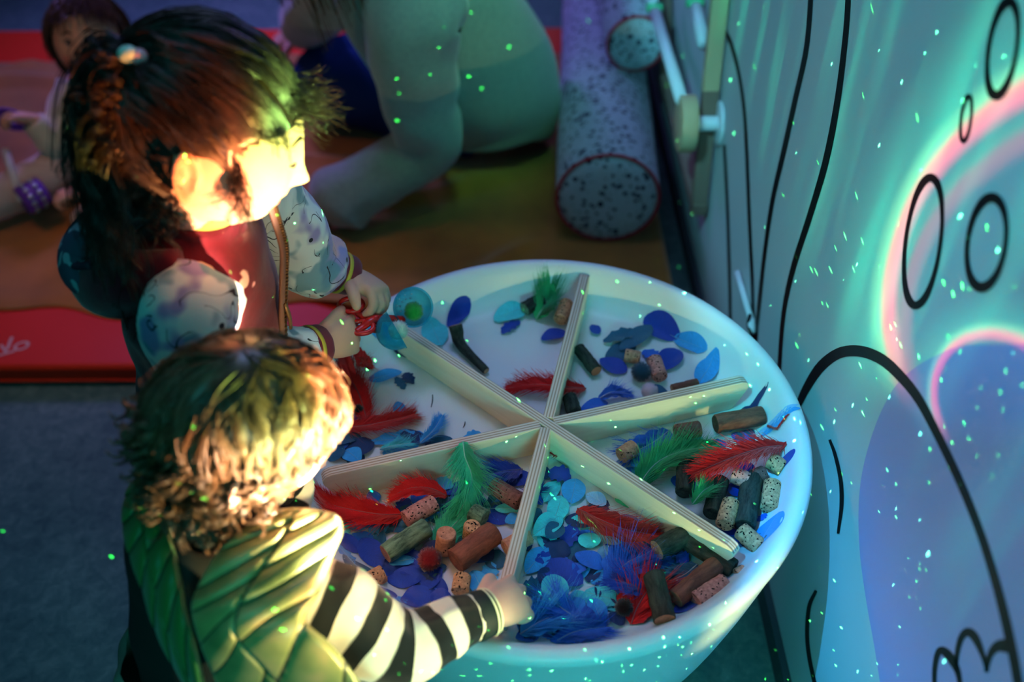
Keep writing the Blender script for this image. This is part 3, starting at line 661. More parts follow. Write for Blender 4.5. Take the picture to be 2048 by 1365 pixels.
# underneath them, more of the same
def inside(p, m=.0):
    if math.hypot(p.x, p.y) > .296: return False
    for a in (-42.1, 77.4, 16.1):
        s = math.sin(math.radians(a)); c = math.cos(math.radians(a))
        if abs(p.x * s - p.y * c) < .022 + m: return False
    return True
for sec, n, cols in (('front', 60, 'NBATCDWC'), ('front left', 40, 'NDTBAN'), ('right', 14, 'NDTBA'), ('left', 10, 'DTAB')):
    k = 0; tries = 0
    while k < n and tries < 4000:
        tries += 1
        a = rnd.uniform(0, 2 * PI); r = math.sqrt(rnd.uniform(.003, .090)); p = Vector((r * math.cos(a), r * math.sin(a), ZF))
        if not inside(p, .004) or sector(p) != sec: continue
        if sec == 'left' and r < .17: continue
        if sec == 'front' and p.y > -.10 : continue
        if sec == 'right' and r < .12: continue
        th = rnd.uniform(0, 2 * PI); L = rnd.uniform(.028, .045); d = Vector((math.cos(th), math.sin(th), 0)) * L / 2
        def topx(q):
            v = q - Vector(CP); return (1024 + CF * v.dot(_r2) / v.dot(_f), 682.5 - CF * v.dot(_u2) / v.dot(_f))
        petal(topx(p - d), topx(p + d), rnd.uniform(.018, .028), rnd.choice(cols), z=.0006 + .0003 * (k % 5), quill=False, ragged=1 if rnd.random() < .2 else 0); k += 1

# labels of the loose feathers: colour, form, section, nearest findable neighbour
from collections import defaultdict
def short(l):
    l = ' '.join(w_ for w_ in l.split() if w_ not in ('the', 'a', 'small', 'short'))
    for w in (' lying ', ' standing ', ' leaning ', ' with ', ' left ', ' right ', ' between ', ' beneath ', ' under ', ' above ', ' beside ', ' behind ', ' among ', ' against ', ' next ', ' tucked ', ' half ', ' over ', ' poking ', ' wedged ', ' peeking ', ' in ', ' at ', ' across ', ' near ', ' just ', ' pointing ', ' on ', ' draped ', ' below ', ' spread ', ' sticking ', ' of '):
        i = l.find(w)
        if i > 0: l = l[:i]
    return ' '.join(l.split()[:4])
by = defaultdict(list)
for o, c, colw, form, cat in things:
    nb = min(MARKS, key=lambda m: (m[1] - c).length)
    by[(colw, form, sector(c), short(nb[0]))].append((o, c))
for (colw, form, sec, nb), L in by.items():
    base = f'{colw} {form} by {nb}, {sec} section'
    L.sort(key=lambda t: t[1].x)
    words = {1: [''], 2: [', left one', ', right one']}.get(len(L)) or [', leftmost'] + [', ' + ('second', 'third', 'fourth', 'fifth', 'sixth', 'seventh', 'eighth', 'ninth')[min(i, 8)] + ' from left' for i in range(len(L) - 2)] + [', rightmost']
    for (o, c), w in zip(L, words): tag(o, base + w, 'feather', 'feathers in the tub')
for a, b in (((865, 790), (862, 815)), ((930, 844), (926, 856))):
    p = atz(*a, ZF + .002); q = atz(*b, ZF + .002); mb = MB(); loft(mb, [p, (p + q) / 2 + Vector((.001, 0, 0)), q], [.0006, .0008, .0004], 6, 5)
    tag(mb.build('twig', M_bark), 'tiny black twig fragment on the bare tub floor, ' + ('longer one' if a[1] == 790 else 'shorter one'), 'twig', 'twig crumbs')

# ------------------------------------------------------------------ mat, blanket, bolsters, wall wheel
M_mat = material('red_mat_vinyl', lin((225, 44, 14)), rough=.5, spec=.35, bump=nbump(400, .15, .0006))
M_matprint = material('pale_print', lin((215, 170, 160)), rough=.6)
MX0, MX1, MY0, MY1, MZ = -3.2, 0.30, 0.56, 2.16, .055
mb = MB(); box(mb, (MX0, MY0, 0.001), (MX1, MY1, MZ))
mat_o = mb.build('gym_mat', M_mat, smooth=False); bv = mat_o.modifiers.new('bevel', 'BEVEL'); bv.width = .012; bv.segments = 4
tag(mat_o, 'low red padded vinyl mat on the floor under the mustard blanket', 'mat')
# seam piping and printed mark as parts
q = MB(); loft(q, [(MX0, MY0 - .001, .014), (MX1, MY0 - .001, .014)], [.0035, .0035], 2, 8); q.build('seam_piping', M_mat, mat_o)
q = MB()
def ring3(c, rx, ry, w, z, rot=0, seg=28):
    V = []
    for i in range(seg):
        a = 2 * PI * i / seg
        for k in (1, 1 - w):
            x, y = rx * k * math.cos(a), ry * k * math.sin(a); V.append((c[0] + x * math.cos(rot) - y * math.sin(rot), c[1] + x * math.sin(rot) + y * math.cos(rot), z))
    q.add(V, [(2 * i, 2 * i + 1, 2 * ((i + 1) % seg) + 1, 2 * ((i + 1) % seg)) for i in range(seg)])
zt = MZ + .0006; c1 = atz(43, 692, zt); ring3(c1, .017, .014, .38, zt, .5)
def strip(a, b, w):
    a = atz(*a, zt); b = atz(*b, zt); d = (b - a).normalized(); s = Vector((-d.y, d.x, 0)) * w / 2; q.add([a - s, b - s, b + s, a + s], [(0, 1, 2, 3)])
strip((24, 674), (14, 700), .007); strip((30, 702), (-4, 712), .006); strip((2, 690), (14, 708), .006)
q.build('printed_mark', M_matprint, mat_o, smooth=False)

def velvet_c(n, tc):
    a, _ = n.noise(tc.outputs['Object'], 5, 4, .6)
    return n.ramp(a, [(.3, lin((140, 84, 22))), (.7, lin((186, 116, 34)))])
M_velvet = material('mustard_velvet', rough=.8, spec=.15, sheen=.6, build=velvet_c, bump=nbump(260, .3, .001))
# edge of the blanket: follows the photographed hem on the mat
def hem(x):   # front edge y for a given x
    return .735 + .018 * math.sin(x * 9) + .012 * math.sin(x * 23 + 1) - (.10 * max(0, x + .1) if x > -.1 else 0)
mb = MB(); nx, ny = 230, 130; V = []; bx0, bx1 = -3.0, .325
for i in range(nx + 1):
    x = bx0 + (bx1 - bx0) * i / nx; y0 = hem(x); y1 = 1.95 + .03 * math.sin(x * 5)
    for j in range(ny + 1):
        y = y0 + (y1 - y0) * j / ny
        p = Vector((x, y, 0)); h = noise.noise(Vector((x * 2.3, y * 5, 1.1))); w = noise.noise(Vector((x * 1.3 + 5, y * 1.6, 7)))
        fold = abs(noise.noise(Vector((x * 1.9 + y * 1.2, y * 3.4 - x, 3.3)))); fl = min(1, max(0, (.02 - x) / .12)); z = MZ + .004 + fl * (.026 * (max(0, .16 - fold) / .16) ** 1.5 * (.6 + w) + .005 * max(0, h))
        e = min(j, ny - j) / 3
        if e < 1: z -= .0035 * (1 - e)
        V.append((x, y, max(z, MZ + .0015)))
mb.add(V, [(i * (ny + 1) + j, (i + 1) * (ny + 1) + j, (i + 1) * (ny + 1) + j + 1, i * (ny + 1) + j + 1) for i in range(nx) for j in range(ny)])
bl = mb.build('blanket', M_velvet); tag(bl, 'rumpled mustard brown velvet blanket spread over the red mat', 'blanket')
so = bl.modifiers.new('thick', 'SOLIDIFY'); so.thickness = .003; so.offset = 1

def dotted(n, tc):
    O = tc.outputs['Object']
    w = n.add(O, n.scale(n.add(n.noise(O, 30, 2)[1], (-.5, -.5, -.5)), .014))
    d1, c1_ = n.voro(w, 58); d2, c2 = n.voro(w, 120)
    k1 = n.m('MULTIPLY', n.m('LESS_THAN', d1, n.m('ADD', .22, n.m('MULTIPLY', n.xyz(c1_)[1], .2))), n.m('LESS_THAN', n.xyz(c1_)[0], .92))
    k2 = n.m('MULTIPLY', n.m('LESS_THAN', d2, n.m('ADD', .14, n.m('MULTIPLY', n.xyz(c2)[1], .18))), n.m('LESS_THAN', n.xyz(c2)[0], .6))
    return n.mix(n.m('MAXIMUM', k1, n.m('MULTIPLY', k2, .75)), lin((176, 190, 200)), lin((10, 20, 52)))
M_dots = material('dotted_cotton', rough=.85, spec=.15, sheen=.2, build=dotted, bump=nbump(60, .2, .004))
M_pipe = material('red_piping', lin((178, 40, 54)), rough=.7)
def bolster(A, B, R, label):
    A = Vector(A); B = Vector(B); c = (A + B) / 2; rot = (B - A).to_track_quat('X', 'Z'); L = (B - A).length
    prof = [(-L / 2 - .020, .0), (-L / 2 - .019, R * .45), (-L / 2 - .013, R * .80), (-L / 2 + .000, R * .965), (-L / 2 + .006, R), (-L / 2 + .05, R * 1.01), (-L / 4, R * 1.0), (0, R * .985), (L / 4, R * .99),
            (L / 2 - .05, R * 1.0), (L / 2 - .004, R), (L / 2 + .004, R * .96), (L / 2 + .018, R * .5), (L / 2 + .020, 0)]
    mb = MB(); P = catmull([(a, b, 0) for a, b in prof], 60); seg = 56
    V = [(p[0], max(0, p[1]) * math.cos(2 * PI * j / seg) * (1 + .015 * noise.noise(Vector((p[0] * 6, j * .3, 2)))), max(0, p[1]) * math.sin(2 * PI * j / seg) * (1 + .015 * noise.noise(Vector((p[0] * 6, j * .3, 2))))) for p in P for j in range(seg)]
    mb.add(V, [(i * seg + j, i * seg + (j + 1) % seg, (i + 1) * seg + (j + 1) % seg, (i + 1) * seg + j) for i in range(60) for j in range(seg)])
    o = mb.build('bolster', M_dots); o.location = c; o.rotation_mode = 'QUATERNION'; o.rotation_quaternion = rot; tag(o, label, 'bolster', 'dotted bolsters')
    for e, sg in ((-L / 2, -1), (L / 2, 1)):
        q = MB(); loft(q, [(e + sg * .002, R * .985 * math.cos(a), R * .985 * math.sin(a)) for a in [2 * PI * k / 48 for k in range(49)]], [.0042] * 49, 48, 8, interp=False, caps=False); q.build('piping', M_pipe, o)
    return o
RB = .122
e0 = atz(1216, 402, MZ + .008 + RB); e1 = atz(1200, -40, MZ + .008 + RB)
bolster((e0.x, e0.y + .01, MZ + .008 + RB), (e1.x, e1.y, MZ + .008 + RB), RB, 'white bolster cushion with dark speckles and red piping lying by the adult')
bolster((.272, 1.40, .368), (.268, 2.3, .368), .074, 'narrow speckled bolster propped along the wall behind the wooden wheel')

M_wood = material('pale_plywood_wheel', lin((196, 168, 132)), rough=.6, spec=.2)
M_woodd = material('brown_wood_rim', lin((132, 104, 92)), rough=.6, spec=.2)
M_wplastic = material('white_tube_plastic', lin((220, 224, 232)), rough=.35, spec=.5)
M_gplastic = material('green_joint_plastic', lin((90, 205, 150)), rough=.4, spec=.5)
hub = atx(1441, 247, WX)
wh = empty('activity_wheel', (WX, hub.y, hub.z), 'wooden wall-mounted wheel with white tube spokes and green joints', 'wheel')
def wpart(name, mb, m, smooth=True): return setpar(mb.build(name, m, smooth=smooth), wh)
Yh, Zh = hub.y, hub.z
def disc(x0, x1, r, name, m, seg=48, bev=.004):
    mb = MB(); prof = [(x0, 0), (x0, r - bev), (x0 + bev * .3, r - bev * .3), (x0 + bev, r), (x1 - bev, r), (x1 - bev * .3, r - bev * .3), (x1, r - bev), (x1, 0)]
    V = [(x, Yh + r_ * math.cos(2 * PI * j / seg), Zh + r_ * math.sin(2 * PI * j / seg)) for x, r_ in prof for j in range(seg)]
    mb.add(V, [(i * seg + j, i * seg + (j + 1) % seg, (i + 1) * seg + (j + 1) % seg, (i + 1) * seg + j) for i in range(len(prof) - 1) for j in range(seg)])
    return wpart(name, mb, m)
disc(WX - .090, WX - .055, .060, 'hub_disc', M_wood); disc(WX - .056, WX - .006, .016, 'axle', M_wplastic, bev=.001)
disc(WX - .008, WX - .0005, .046, 'wall_flange', M_wplastic, bev=.002)
# spoke tubes
def tubepx(a, xa, b, xb, r, name, m):
    p = atx(*a, xa); q_ = atx(*b, xb); mb = MB(); loft(mb, [p, q_], [r, r], 2, 20); return wpart(name, mb, m)
tubepx((1363, 200), WX - .085, (1309, 20), WX - .085, .0135, 'spoke', M_wplastic)
tubepx((1309, 24), WX - .085, (1300, -40), WX - .085, .0135, 'spoke', M_wplastic)
tubepx((1408, 90), WX - .03, (1391, 10), WX - .03, .0135, 'spoke', M_wplastic)
for a, xx in (((1309, 18), WX - .085), ((1390, 8), WX - .03)):
    p = atx(*a, xx); mb = MB(); loft(mb, [p + Vector((0, 0, -.006)), p + Vector((0, .004, .012))], [.021, .021], 2, 24); wpart('joint_ring', mb, M_gplastic)
# V-shaped wooden rim: two straight boards meeting below the hub
def beampx(a, b, xa, xb, w, name, m):
    """a rim board standing off the wall between xa and xb"""
    pa = atx(*a, xa); pb = atx(*b, xa); d = (pb - pa).normalized(); s = Vector((1, 0, 0)).cross(d).normalized() * w / 2
    V = [pa - s, pb - s, pb + s, pa + s]; Vb = [v + Vector((xb - xa, 0, 0)) for v in V]
    mb = MB(); mb.add(V + Vb, [(0, 1, 2, 3), (7, 6, 5, 4), (0, 4, 5, 1), (1, 5, 6, 2), (2, 6, 7, 3), (3, 7, 4, 0)])
    o = wpart(name, mb, m, False); bv = o.modifiers.new('b', 'BEVEL'); bv.width = .002; bv.segments = 2; return o
xr = WX - .040
beampx((1380, 428), (1405, 180), xr, xr + .034, .026, 'rim_board', M_woodd); beampx((1404, 184), (1428, -60), xr, xr + .034, .026, 'rim_board', M_wood)
beampx((1384, 420), (1318, 150), xr, xr + .034, .022, 'rim_board', M_woodd); beampx((1320, 160), (1316, -60), xr, xr + .034, .022, 'rim_board', M_woodd)
# slim white rod hooked on the wall just behind the tub
p = atx(1474, 545, WX - .012); q_ = atx(1502, 640, WX - .006)
mb = MB(); loft(mb, [p, q_], [.006, .006], 2, 12); rod = mb.build('rod', M_wplastic); tag(rod, 'slim white rod leaning on the wall just behind the tub rim', 'rod')
mb = MB(); p = atx(1502, 640, WX - .006); r_ = atx(1504, 668, WX - .006)
loft(mb, [p + Vector((0, 0, .002)), (p + r_) / 2, r_], [.007, .008, .006], 4, 12); mb.build('end_cap', M_wplastic, rod)
mb = MB(); loft(mb, [atx(1500, 630, WX - .012), atx(1496, 650, WX - .012), atx(1504, 672, WX - .010)], [.003, .003, .003], 8, 8); mb.build('cord_loop', M_line, rod)

# ------------------------------------------------------------------ people
def skin_mat(name, base, spots=()):
    """spots = ellipsoids (centre, radii, colour) where the skin or cloth itself has another colour"""
    def b(n, tc):
        a, _ = n.noise(tc.outputs['Object'], 26, 3, .5); c = Vector(base)
        col = n.ramp(a, [(.3, tuple(c * .92)), (.7, tuple(Vector([min(1, v * 1.06) for v in c])))])
        for ctr, rad, cc in spots:
            d = n.v('SUBTRACT', tc.outputs['Object'], tuple(ctr)); d = n.v('DIVIDE', d, tuple(rad))
            col = n.mix(n.step(n.v('LENGTH', d), 1.0, .75), col, tuple(cc))
        return col
    return material(name, base, rough=.5, spec=.35, sss=.25, build=b)

class Head:
    def __init__(s, C, F, U, r=(.088, .070, .100)):
        s.C = Vector(C); s.F = Vector(F).normalized(); U = Vector(U); s.U = (U - s.F * U.dot(s.F)).normalized(); s.L = s.U.cross(s.F); s.r = r
        s.M = Matrix((s.F, s.L, s.U)).transposed()
    def w(s, x, y, z): return s.C + s.M @ Vector((x, y, z))
    def k(s, d):
        def g(c, sx, amp):
            e = (d - Vector(c).normalized()); return amp * math.exp(-(e.length / sx) ** 2)
        def g2(c, sy, sz, amp):
            e = (d - Vector(c).normalized()); return amp * math.exp(-(e.y / sy) ** 2 - (e.z / sz) ** 2) if d.x > 0 else 0
        k = 1.0
        z = d.z
        if z < 0: k -= .10 * min(1, -z * 1.2) ** 2 * (1 if d.x < .3 else .35); k -= .10 * abs(d.y) * (-z)
        if d.x < 0: k += .04 * math.exp(-((z - .1) / .5) ** 2) * -d.x
        k += g((.9, 0, .42), .42, .05)
        for sy in (-1, 1):
            k += g((.90, .33 * sy, -.02), .155, -.060); k += g((.94, .30 * sy, .15), .16, .012)
            k += g((.70, .52 * sy, -.45), .30, .055)
            k += g((.90, .33 * sy, -.03), .085, .026)      # eyeball under the lid
            k += g2((.93, .10 * sy, -.31), .055, .06, .045)
        k += g2((.97, 0, -.10), .085, .16, .055); k += g2((.95, 0, -.27), .10, .095, .185)
        k += g2((.88, 0, -.475), .17, .050, .048); k += g2((.86, 0, -.55), .17, .020, -.03); k += g2((.82, 0, -.60), .15, .045, .038); k += g2((.80, 0, -.70), .2, .045, -.018)
        k += g((.68, 0, -.80), .22, .07)
        return k
    def surf(s, d, off=0.0):
        d = Vector(d).normalized(); k = s.k(d); p = Vector((d.x * s.r[0] * k, d.y * s.r[1] * k, d.z * s.r[2] * k)); p += p.normalized() * off; return s.w(*p)
    def mesh(s, mb, nu=144, nv=96):
        V = []; F = []
        for i in range(nv + 1):
            th = PI * i / nv
            for j in range(nu):
                ph = 2 * PI * j / nu; V.append(s.surf((math.sin(th) * math.cos(ph), math.sin(th) * math.sin(ph), math.cos(th))))
        for i in range(nv):
            for j in range(nu): F.append((i * nu + j, (i + 1) * nu + j, (i + 1) * nu + (j + 1) % nu, i * nu + (j + 1) % nu))
        mb.add(V, F)
    def ear(s, mb, side, size=.052):
        """a cupped ear with rim, hollow and lobe, as a closed shell"""
        nu, nr = 28, 9; base = Vector((-.014, side * s.r[1] * .93, -.012)); V = []
        ax = Vector((-.22, side * .75, .0)); ax = Vector((1, side * .35, 0)).normalized() * -1   # opens sideways, leaning back
        X = Vector((-.86, side * .50, 0)); Z = Vector((-.12, 0, 1)).normalized(); Nn = X.cross(Z) * (-side); Nn = Nn.normalized()
        if Nn.y * side < 0: Nn = -Nn
        for layer in (0, 1):
            for i in range(nr + 1):
                q = i / nr
                for j in range(nu):
                    a = 2 * PI * j / nu; lob = 1 - .30 * max(0, -math.sin(a)) ** 2 * 1
                    x = math.cos(a) * size * .32 * q * lob + .012; z = math.sin(a) * size * .55 * q
                    h = .0035 + .0065 * math.exp(-((q - .86) / .14) ** 2) * (1 if math.sin(a) > -.75 else .4) - .0065 * math.exp(-((q - .35) / .28) ** 2) + .004 * math.exp(-((q - .6) / .1) ** 2) * max(0, math.cos(a))
                    if layer: h -= .0045 * (1 - q * .3)
                    V.append(s.w(*(base + X * x + Z * z + Nn * (h + .35 * x))))
        F = []; L = (nr + 1) * nu
        for i in range(nr):
            for j in range(nu):
                a, b, c, d = i * nu + j, i * nu + (j + 1) % nu, (i + 1) * nu + (j + 1) % nu, (i + 1) * nu + j
                F.append((a, b, c, d)); F.append((a + L, d + L, c + L, b + L))
        for j in range(nu): F.append((nr * nu + j, nr * nu + (j + 1) % nu, L + nr * nu + (j + 1) % nu, L + nr * nu + j))
        mb.add(V, F)

def hand(mb, wrist, d, n, thumb, size=1.0, curl=(.5, .6, .4), curls=None, spread=.12, tcurl=(.3, .4), tang=.8, rw=.017):
    """palm and five fingers; d = wrist to knuckles, n = palm normal (towards which fingers curl), thumb = side of the thumb"""
    wrist = Vector(wrist); d = Vector(d).normalized(); n = Vector(n); n = (n - d * n.dot(d)).normalized(); t = Vector(thumb); t = (t - d * t.dot(d) - n * t.dot(n)).normalized()
    s = size; pl = .046 * s
    loft(mb, [wrist - d * .02 * s, wrist, wrist + d * pl * .35, wrist + d * pl * .75 , wrist + d * pl * 1.02 , wrist + d * pl * 1.12],
         [(rw * s, rw * s * .8), (rw * s, rw * s * .8), (.0225 * s, .0145 * s), (.0245 * s, .0130 * s), (.0225 * s, .0105 * s), (.016 * s, .006 * s)], 14, 20, up=tuple(n))
    lens = (.034, .038, .035, .027)
    for k in range(4):
        off = (.0175 - .0117 * k) * s; c = curls[k] if curls else curl
        p = wrist + d * (pl * (.96 - .05 * abs(k - 1.2))) + t * off - n * .001
        a = spread * (1.2 - k) ; dd = (d * math.cos(a) + t * math.sin(a)).normalized(); P = [p - dd * .010 * s, p]; ang = 0
        for q, (ln, cc) in enumerate(zip((.46, .30, .24), c)):
            ang += cc; p = p + (dd * math.cos(ang) + n * math.sin(ang)) * lens[k] * ln * s * 1.05; P.append(p)
        r = .0066 * s * (1.0 if k < 3 else .88)
        loft(mb, P, [r * 1.0, r * 1.08, r * 1.0, r * .95, r * .72], 16, 12); uvsphere(mb, P[-1], r * .74, 10, 6)
    p = wrist + d * pl * .22 + t * .017 * s + n * .003 * s; dd = (d * math.cos(tang) + t * math.sin(tang)).normalized(); P = [p - dd * .012 * s, p]; ang = 0
    for ln, cc in zip((.017, .014, .011), (0.15,) + tuple(tcurl)):
        ang += cc; e = (dd * math.cos(ang) + (d * .55 + n * .8).normalized() * math.sin(ang)).normalized(); p = p + e * ln * s; P.append(p)
    loft(mb, P, [.0088 * s, .0090 * s, .0080 * s, .0078 * s, .0060 * s], 14, 12); uvsphere(mb, P[-1], .0062 * s, 10, 6)

def body(parent, mb, mat, vox=.0026, it=3):
    o = setpar(mb.build('body', mat), parent)
    r = o.modifiers.new('remesh', 'REMESH'); r.mode = 'VOXEL'; r.voxel_size = vox; r.use_smooth_shade = True
    sm = o.modifiers.new('smooth', 'SMOOTH'); sm.factor = .5; sm.iterations = it; return o

def folds(amp=.03, fa=3, fl=40, seed=0):
    return lambda L, a: 1 + amp * noise.noise(Vector((math.cos(a) * fa * .5 + seed, math.sin(a) * fa * .5, L * fl))) * 1.6 + amp * .5 * math.sin(L * fl * 2.2 + 1.5 * math.sin(a + seed))

def strands(name, S_, mat, parent, r0=.00055, r1=.00018):
    """hair: list of point lists -> one mesh of fine three-sided strands"""
    V = []; F = []; UV = []; o = 0
    for P in S_:
        P = np.array([tuple(p) for p in P]); N = len(P); T, X, Y = frames(P, (0.3, .2, 1))
        for i in range(N):
            r = r0 + (r1 - r0) * (i / (N - 1)) ** 2
            for j in range(3):
                a = 2 * PI * j / 3; V.append(P[i] + (X[i] * math.cos(a) + Y[i] * math.sin(a)) * r); UV.append((i / N, j / 3))
        for i in range(N - 1):
            for j in range(3): F.append((o + i * 3 + j, o + i * 3 + (j + 1) % 3, o + (i + 1) * 3 + (j + 1) % 3, o + (i + 1) * 3 + j))
        o += N * 3
    mb = MB(); mb.v = [tuple(v) for v in V]; mb.f = F; mb.mi = [0] * len(F); mb.uv = UV
    ob = mb.build(name, mat); 
    return setpar(ob, parent)
def clump(P, n, rr, spread0=.0045, spread1=.0012):
    """a lock: n strands that start apart and run together"""
    out = []; N = len(P)
    for k in range(n):
        o = Vector((rr.gauss(0, 1), rr.gauss(0, 1), rr.gauss(0, 1))) * spread0; o2 = Vector((rr.gauss(0, 1), rr.gauss(0, 1), rr.gauss(0, 1))) * spread1
        m_ = N if rr.random() < .6 else max(5, int(N * rr.uniform(.6, 1)))
        out.append([Vector(P[i]) + o * (1 - i / (N - 1)) + o2 * math.sin(PI * .5 * i / (N - 1) + .5) for i in range(m_)])
    return out
def hair_mat(name, c0, c1):
    def b(n, tc):
        x, y, z = n.xyz(tc.outputs['Object'])[:3]
        a, _ = n.noise(tc.outputs['Object'], 45, 3, .6); return n.ramp(a, [(.3, c0), (.7, c1)])
    return material(name, c0, rough=.34, spec=.7, build=b)

def cap(mb, H, test, off=.003, nu=90, nv=60):
    """the under-layer of the hair: a shell over the scalp where test(dir) holds"""
    V = []; ok = []
    for i in range(nv + 1):
        th = PI * i / nv
        for j in range(nu):
            ph = 2 * PI * j / nu; d = Vector((math.sin(th) * math.cos(ph), math.sin(th) * math.sin(ph), math.cos(th))); t = test(d)
            V.append(H.surf(d, off if t else -.004)); ok.append(t)
    F = []
    for i in range(nv):
        for j in range(nu):
            q = (i * nu + j, (i + 1) * nu + j, (i + 1) * nu + (j + 1) % nu, i * nu + (j + 1) % nu)
            if any(ok[k] for k in q): F.append(q)
    mb.add(V, F)

def floral(n, tc):
    O = tc.outputs['Object']
    a, _ = n.noise(O, 16, 2, .5); b, _ = n.noise(n.add(O, (3, 1, 2)), 19, 2, .5); c, _ = n.noise(n.add(O, (7, 5, 2)), 15, 2)
    col = n.mix(n.step(a, .52, .62), lin((222, 228, 226)), lin((150, 140, 190)))
    col = n.mix(n.m('MULTIPLY', n.step(b, .56, .64), .8), col, lin((84, 140, 158))); col = n.mix(n.m('MULTIPLY', n.step(c, .60, .66), .8), col, lin((226, 168, 160)))
    e, _ = n.noise(n.add(O, (2, 9, 4)), 24, 1, .4, .8); ln = n.m('LESS_THAN', n.m('ABSOLUTE', n.m('SUBTRACT', e, .5)), .008)
    gate, _ = n.noise(n.add(O, (1, 2, 8)), 30, 0); ln = n.m('MULTIPLY', ln, n.m('GREATER_THAN', gate, .5))
    dist, cc = n.voro(O, 42); star = n.m('MULTIPLY', n.m('LESS_THAN', dist, .16), n.m('LESS_THAN', n.xyz(cc)[0], .3))
    return n.mix(n.m('MAXIMUM', ln, star), col, (0.02, 0.02, 0.03))
M_floral = material('floral_jersey', rough=.8, spec=.15, sheen=.2, build=floral, bump=nbump(60, .15, .003))
PR = [(tuple(aty(484, 588, -.088)), (.013, .05, .019), lin((236, 172, 158))), (tuple(aty(522, 612, -.082)), (.020, .05, .010), lin((238, 160, 160))), (tuple(aty(540, 600, -.080)), (.011, .05, .011), lin((238, 160, 160))),
      (tuple(aty(430, 522, -.090)), (.006, .05, .009), lin((232, 180, 150))), (tuple(aty(448, 545, -.090)), (.010, .05, .004), lin((232, 180, 150)))]
def maroon(n, tc):
    a, _ = n.noise(tc.outputs['Object'], 120, 2); col = n.mix(a, lin((84, 12, 28)), lin((108, 18, 34)))
    for c_, r_, k_ in PR:
        w = n.add(tc.outputs['Object'], n.scale(n.add(n.noise(tc.outputs['Object'], 60, 1)[1], (-.5, -.5, -.5)), .010))
        d = n.v('DIVIDE', n.v('SUBTRACT', w, c_), r_); col = n.mix(n.step(n.v('LENGTH', d), 1, .92), col, k_)
    return col
M_maroon = material('maroon_sweat_fabric', rough=.85, spec=.1, sheen=.3, build=maroon, bump=nbump(40, .25, .004))
M_rib = material('maroon_rib_cuff', lin((110, 20, 40)), rough=.8, sheen=.2)
M_gold = material('gold_stripe_knit', lin((196, 176, 60)), rough=.5, metal=.3)
M_zip = material('brass_zip', lin((150, 110, 70)), rough=.35, metal=.7)
M_lining = material('dark_botanical_lining', rough=.8, build=lambda n, tc: n.mix(n.step(n.noise(tc.outputs['Object'], 34, 2, .5, 1.2)[0], .5, .56), lin((40, 62, 82)), lin((120, 150, 160))))
M_dark = material('dark_trousers', lin((26, 24, 34)), rough=.85)
M_shoe = material('dark_shoe', lin((40, 36, 44)), rough=.6)

# ---- child in the maroon hoodie
c1 = empty('person', (-.47, .05, 0), 'toddler with dark curly ponytail and maroon floral hoodie holding the red scissor scoop', 'person')
H1 = Head((-.361, -.016, .965), (.95, .17, -.27), (.25, .20, .945), (.092, .072, .104))
SK1 = skin_mat('child_skin', lin((222, 168, 140)), [(H1.surf((.84, 0, -.56)), (.009, .016, .006), lin((200, 96, 92)))])
mb = MB(); H1.mesh(mb); H1.ear(mb, -1); H1.ear(mb, 1)
neck = H1.w(-.030, 0, -.065)
loft(mb, [neck, (-.395, -.005, .865), (-.405, -.002, .82)], [.036, .034, .045], 8, 20)
loft(mb, [(-.40, 0, .84), (-.415, .003, .78), (-.435, .01, .68), (-.455, .02, .56), (-.462, .03, .48)], [(.07, .05), (.10, .066), (.088, .072), (.09, .075), (.08, .07)], 16, 28, up=(1, 0, 0))
shR, elR, wrR = Vector((-.400, -.100, .800)), Vector(atz(455, 745, .635)), Vector(atz(640, 690, .580))
shL, elL, wrL = Vector((-.375, .110, .805)), Vector(atz(610, 520, .655)), Vector(atz(700, 552, .608))
for a, b_, c_ in ((shR, elR, wrR), (shL, elL, wrL)): loft(mb, [(-.40, 0, .80), a, b_, c_], [.035, .030, .024, .018], 24, 16)
for sy in (-.04, .04):
    loft(mb, [(-.46, .03 + sy, .52), (-.475, .035 + sy, .30), (-.478, .035 + sy, .08), (-.478, .035 + sy, .035)], [.05, .038, .026, .024], 12, 16); loft(mb, [(-.50, .035 + sy, .022), (-.45, .035 + sy, .022), (-.40, .035 + sy, .018)], [(.022, .02), (.026, .02), (.02, .014)], 8, 14)
hR = (atz(690, 676, .572) - wrR); hand(mb, wrR, hR, (0.15, .85, -.5), (.1, .35, .9), 1.12, (.75, .95, .6), tcurl=(.35, .5), tang=.55)
hL = (atz(760, 585, .600) - wrL); hand(mb, wrL, hL, (-.35, -.45, -.85), (-.45, -.75, .35), 1.15, (.75, .85, .6), tcurl=(.5, .5), tang=.75)
body(c1, mb, SK1, .0024)
def part(name, mb, m, p, smooth=True): return setpar(mb.build(name, m, smooth=smooth), p)
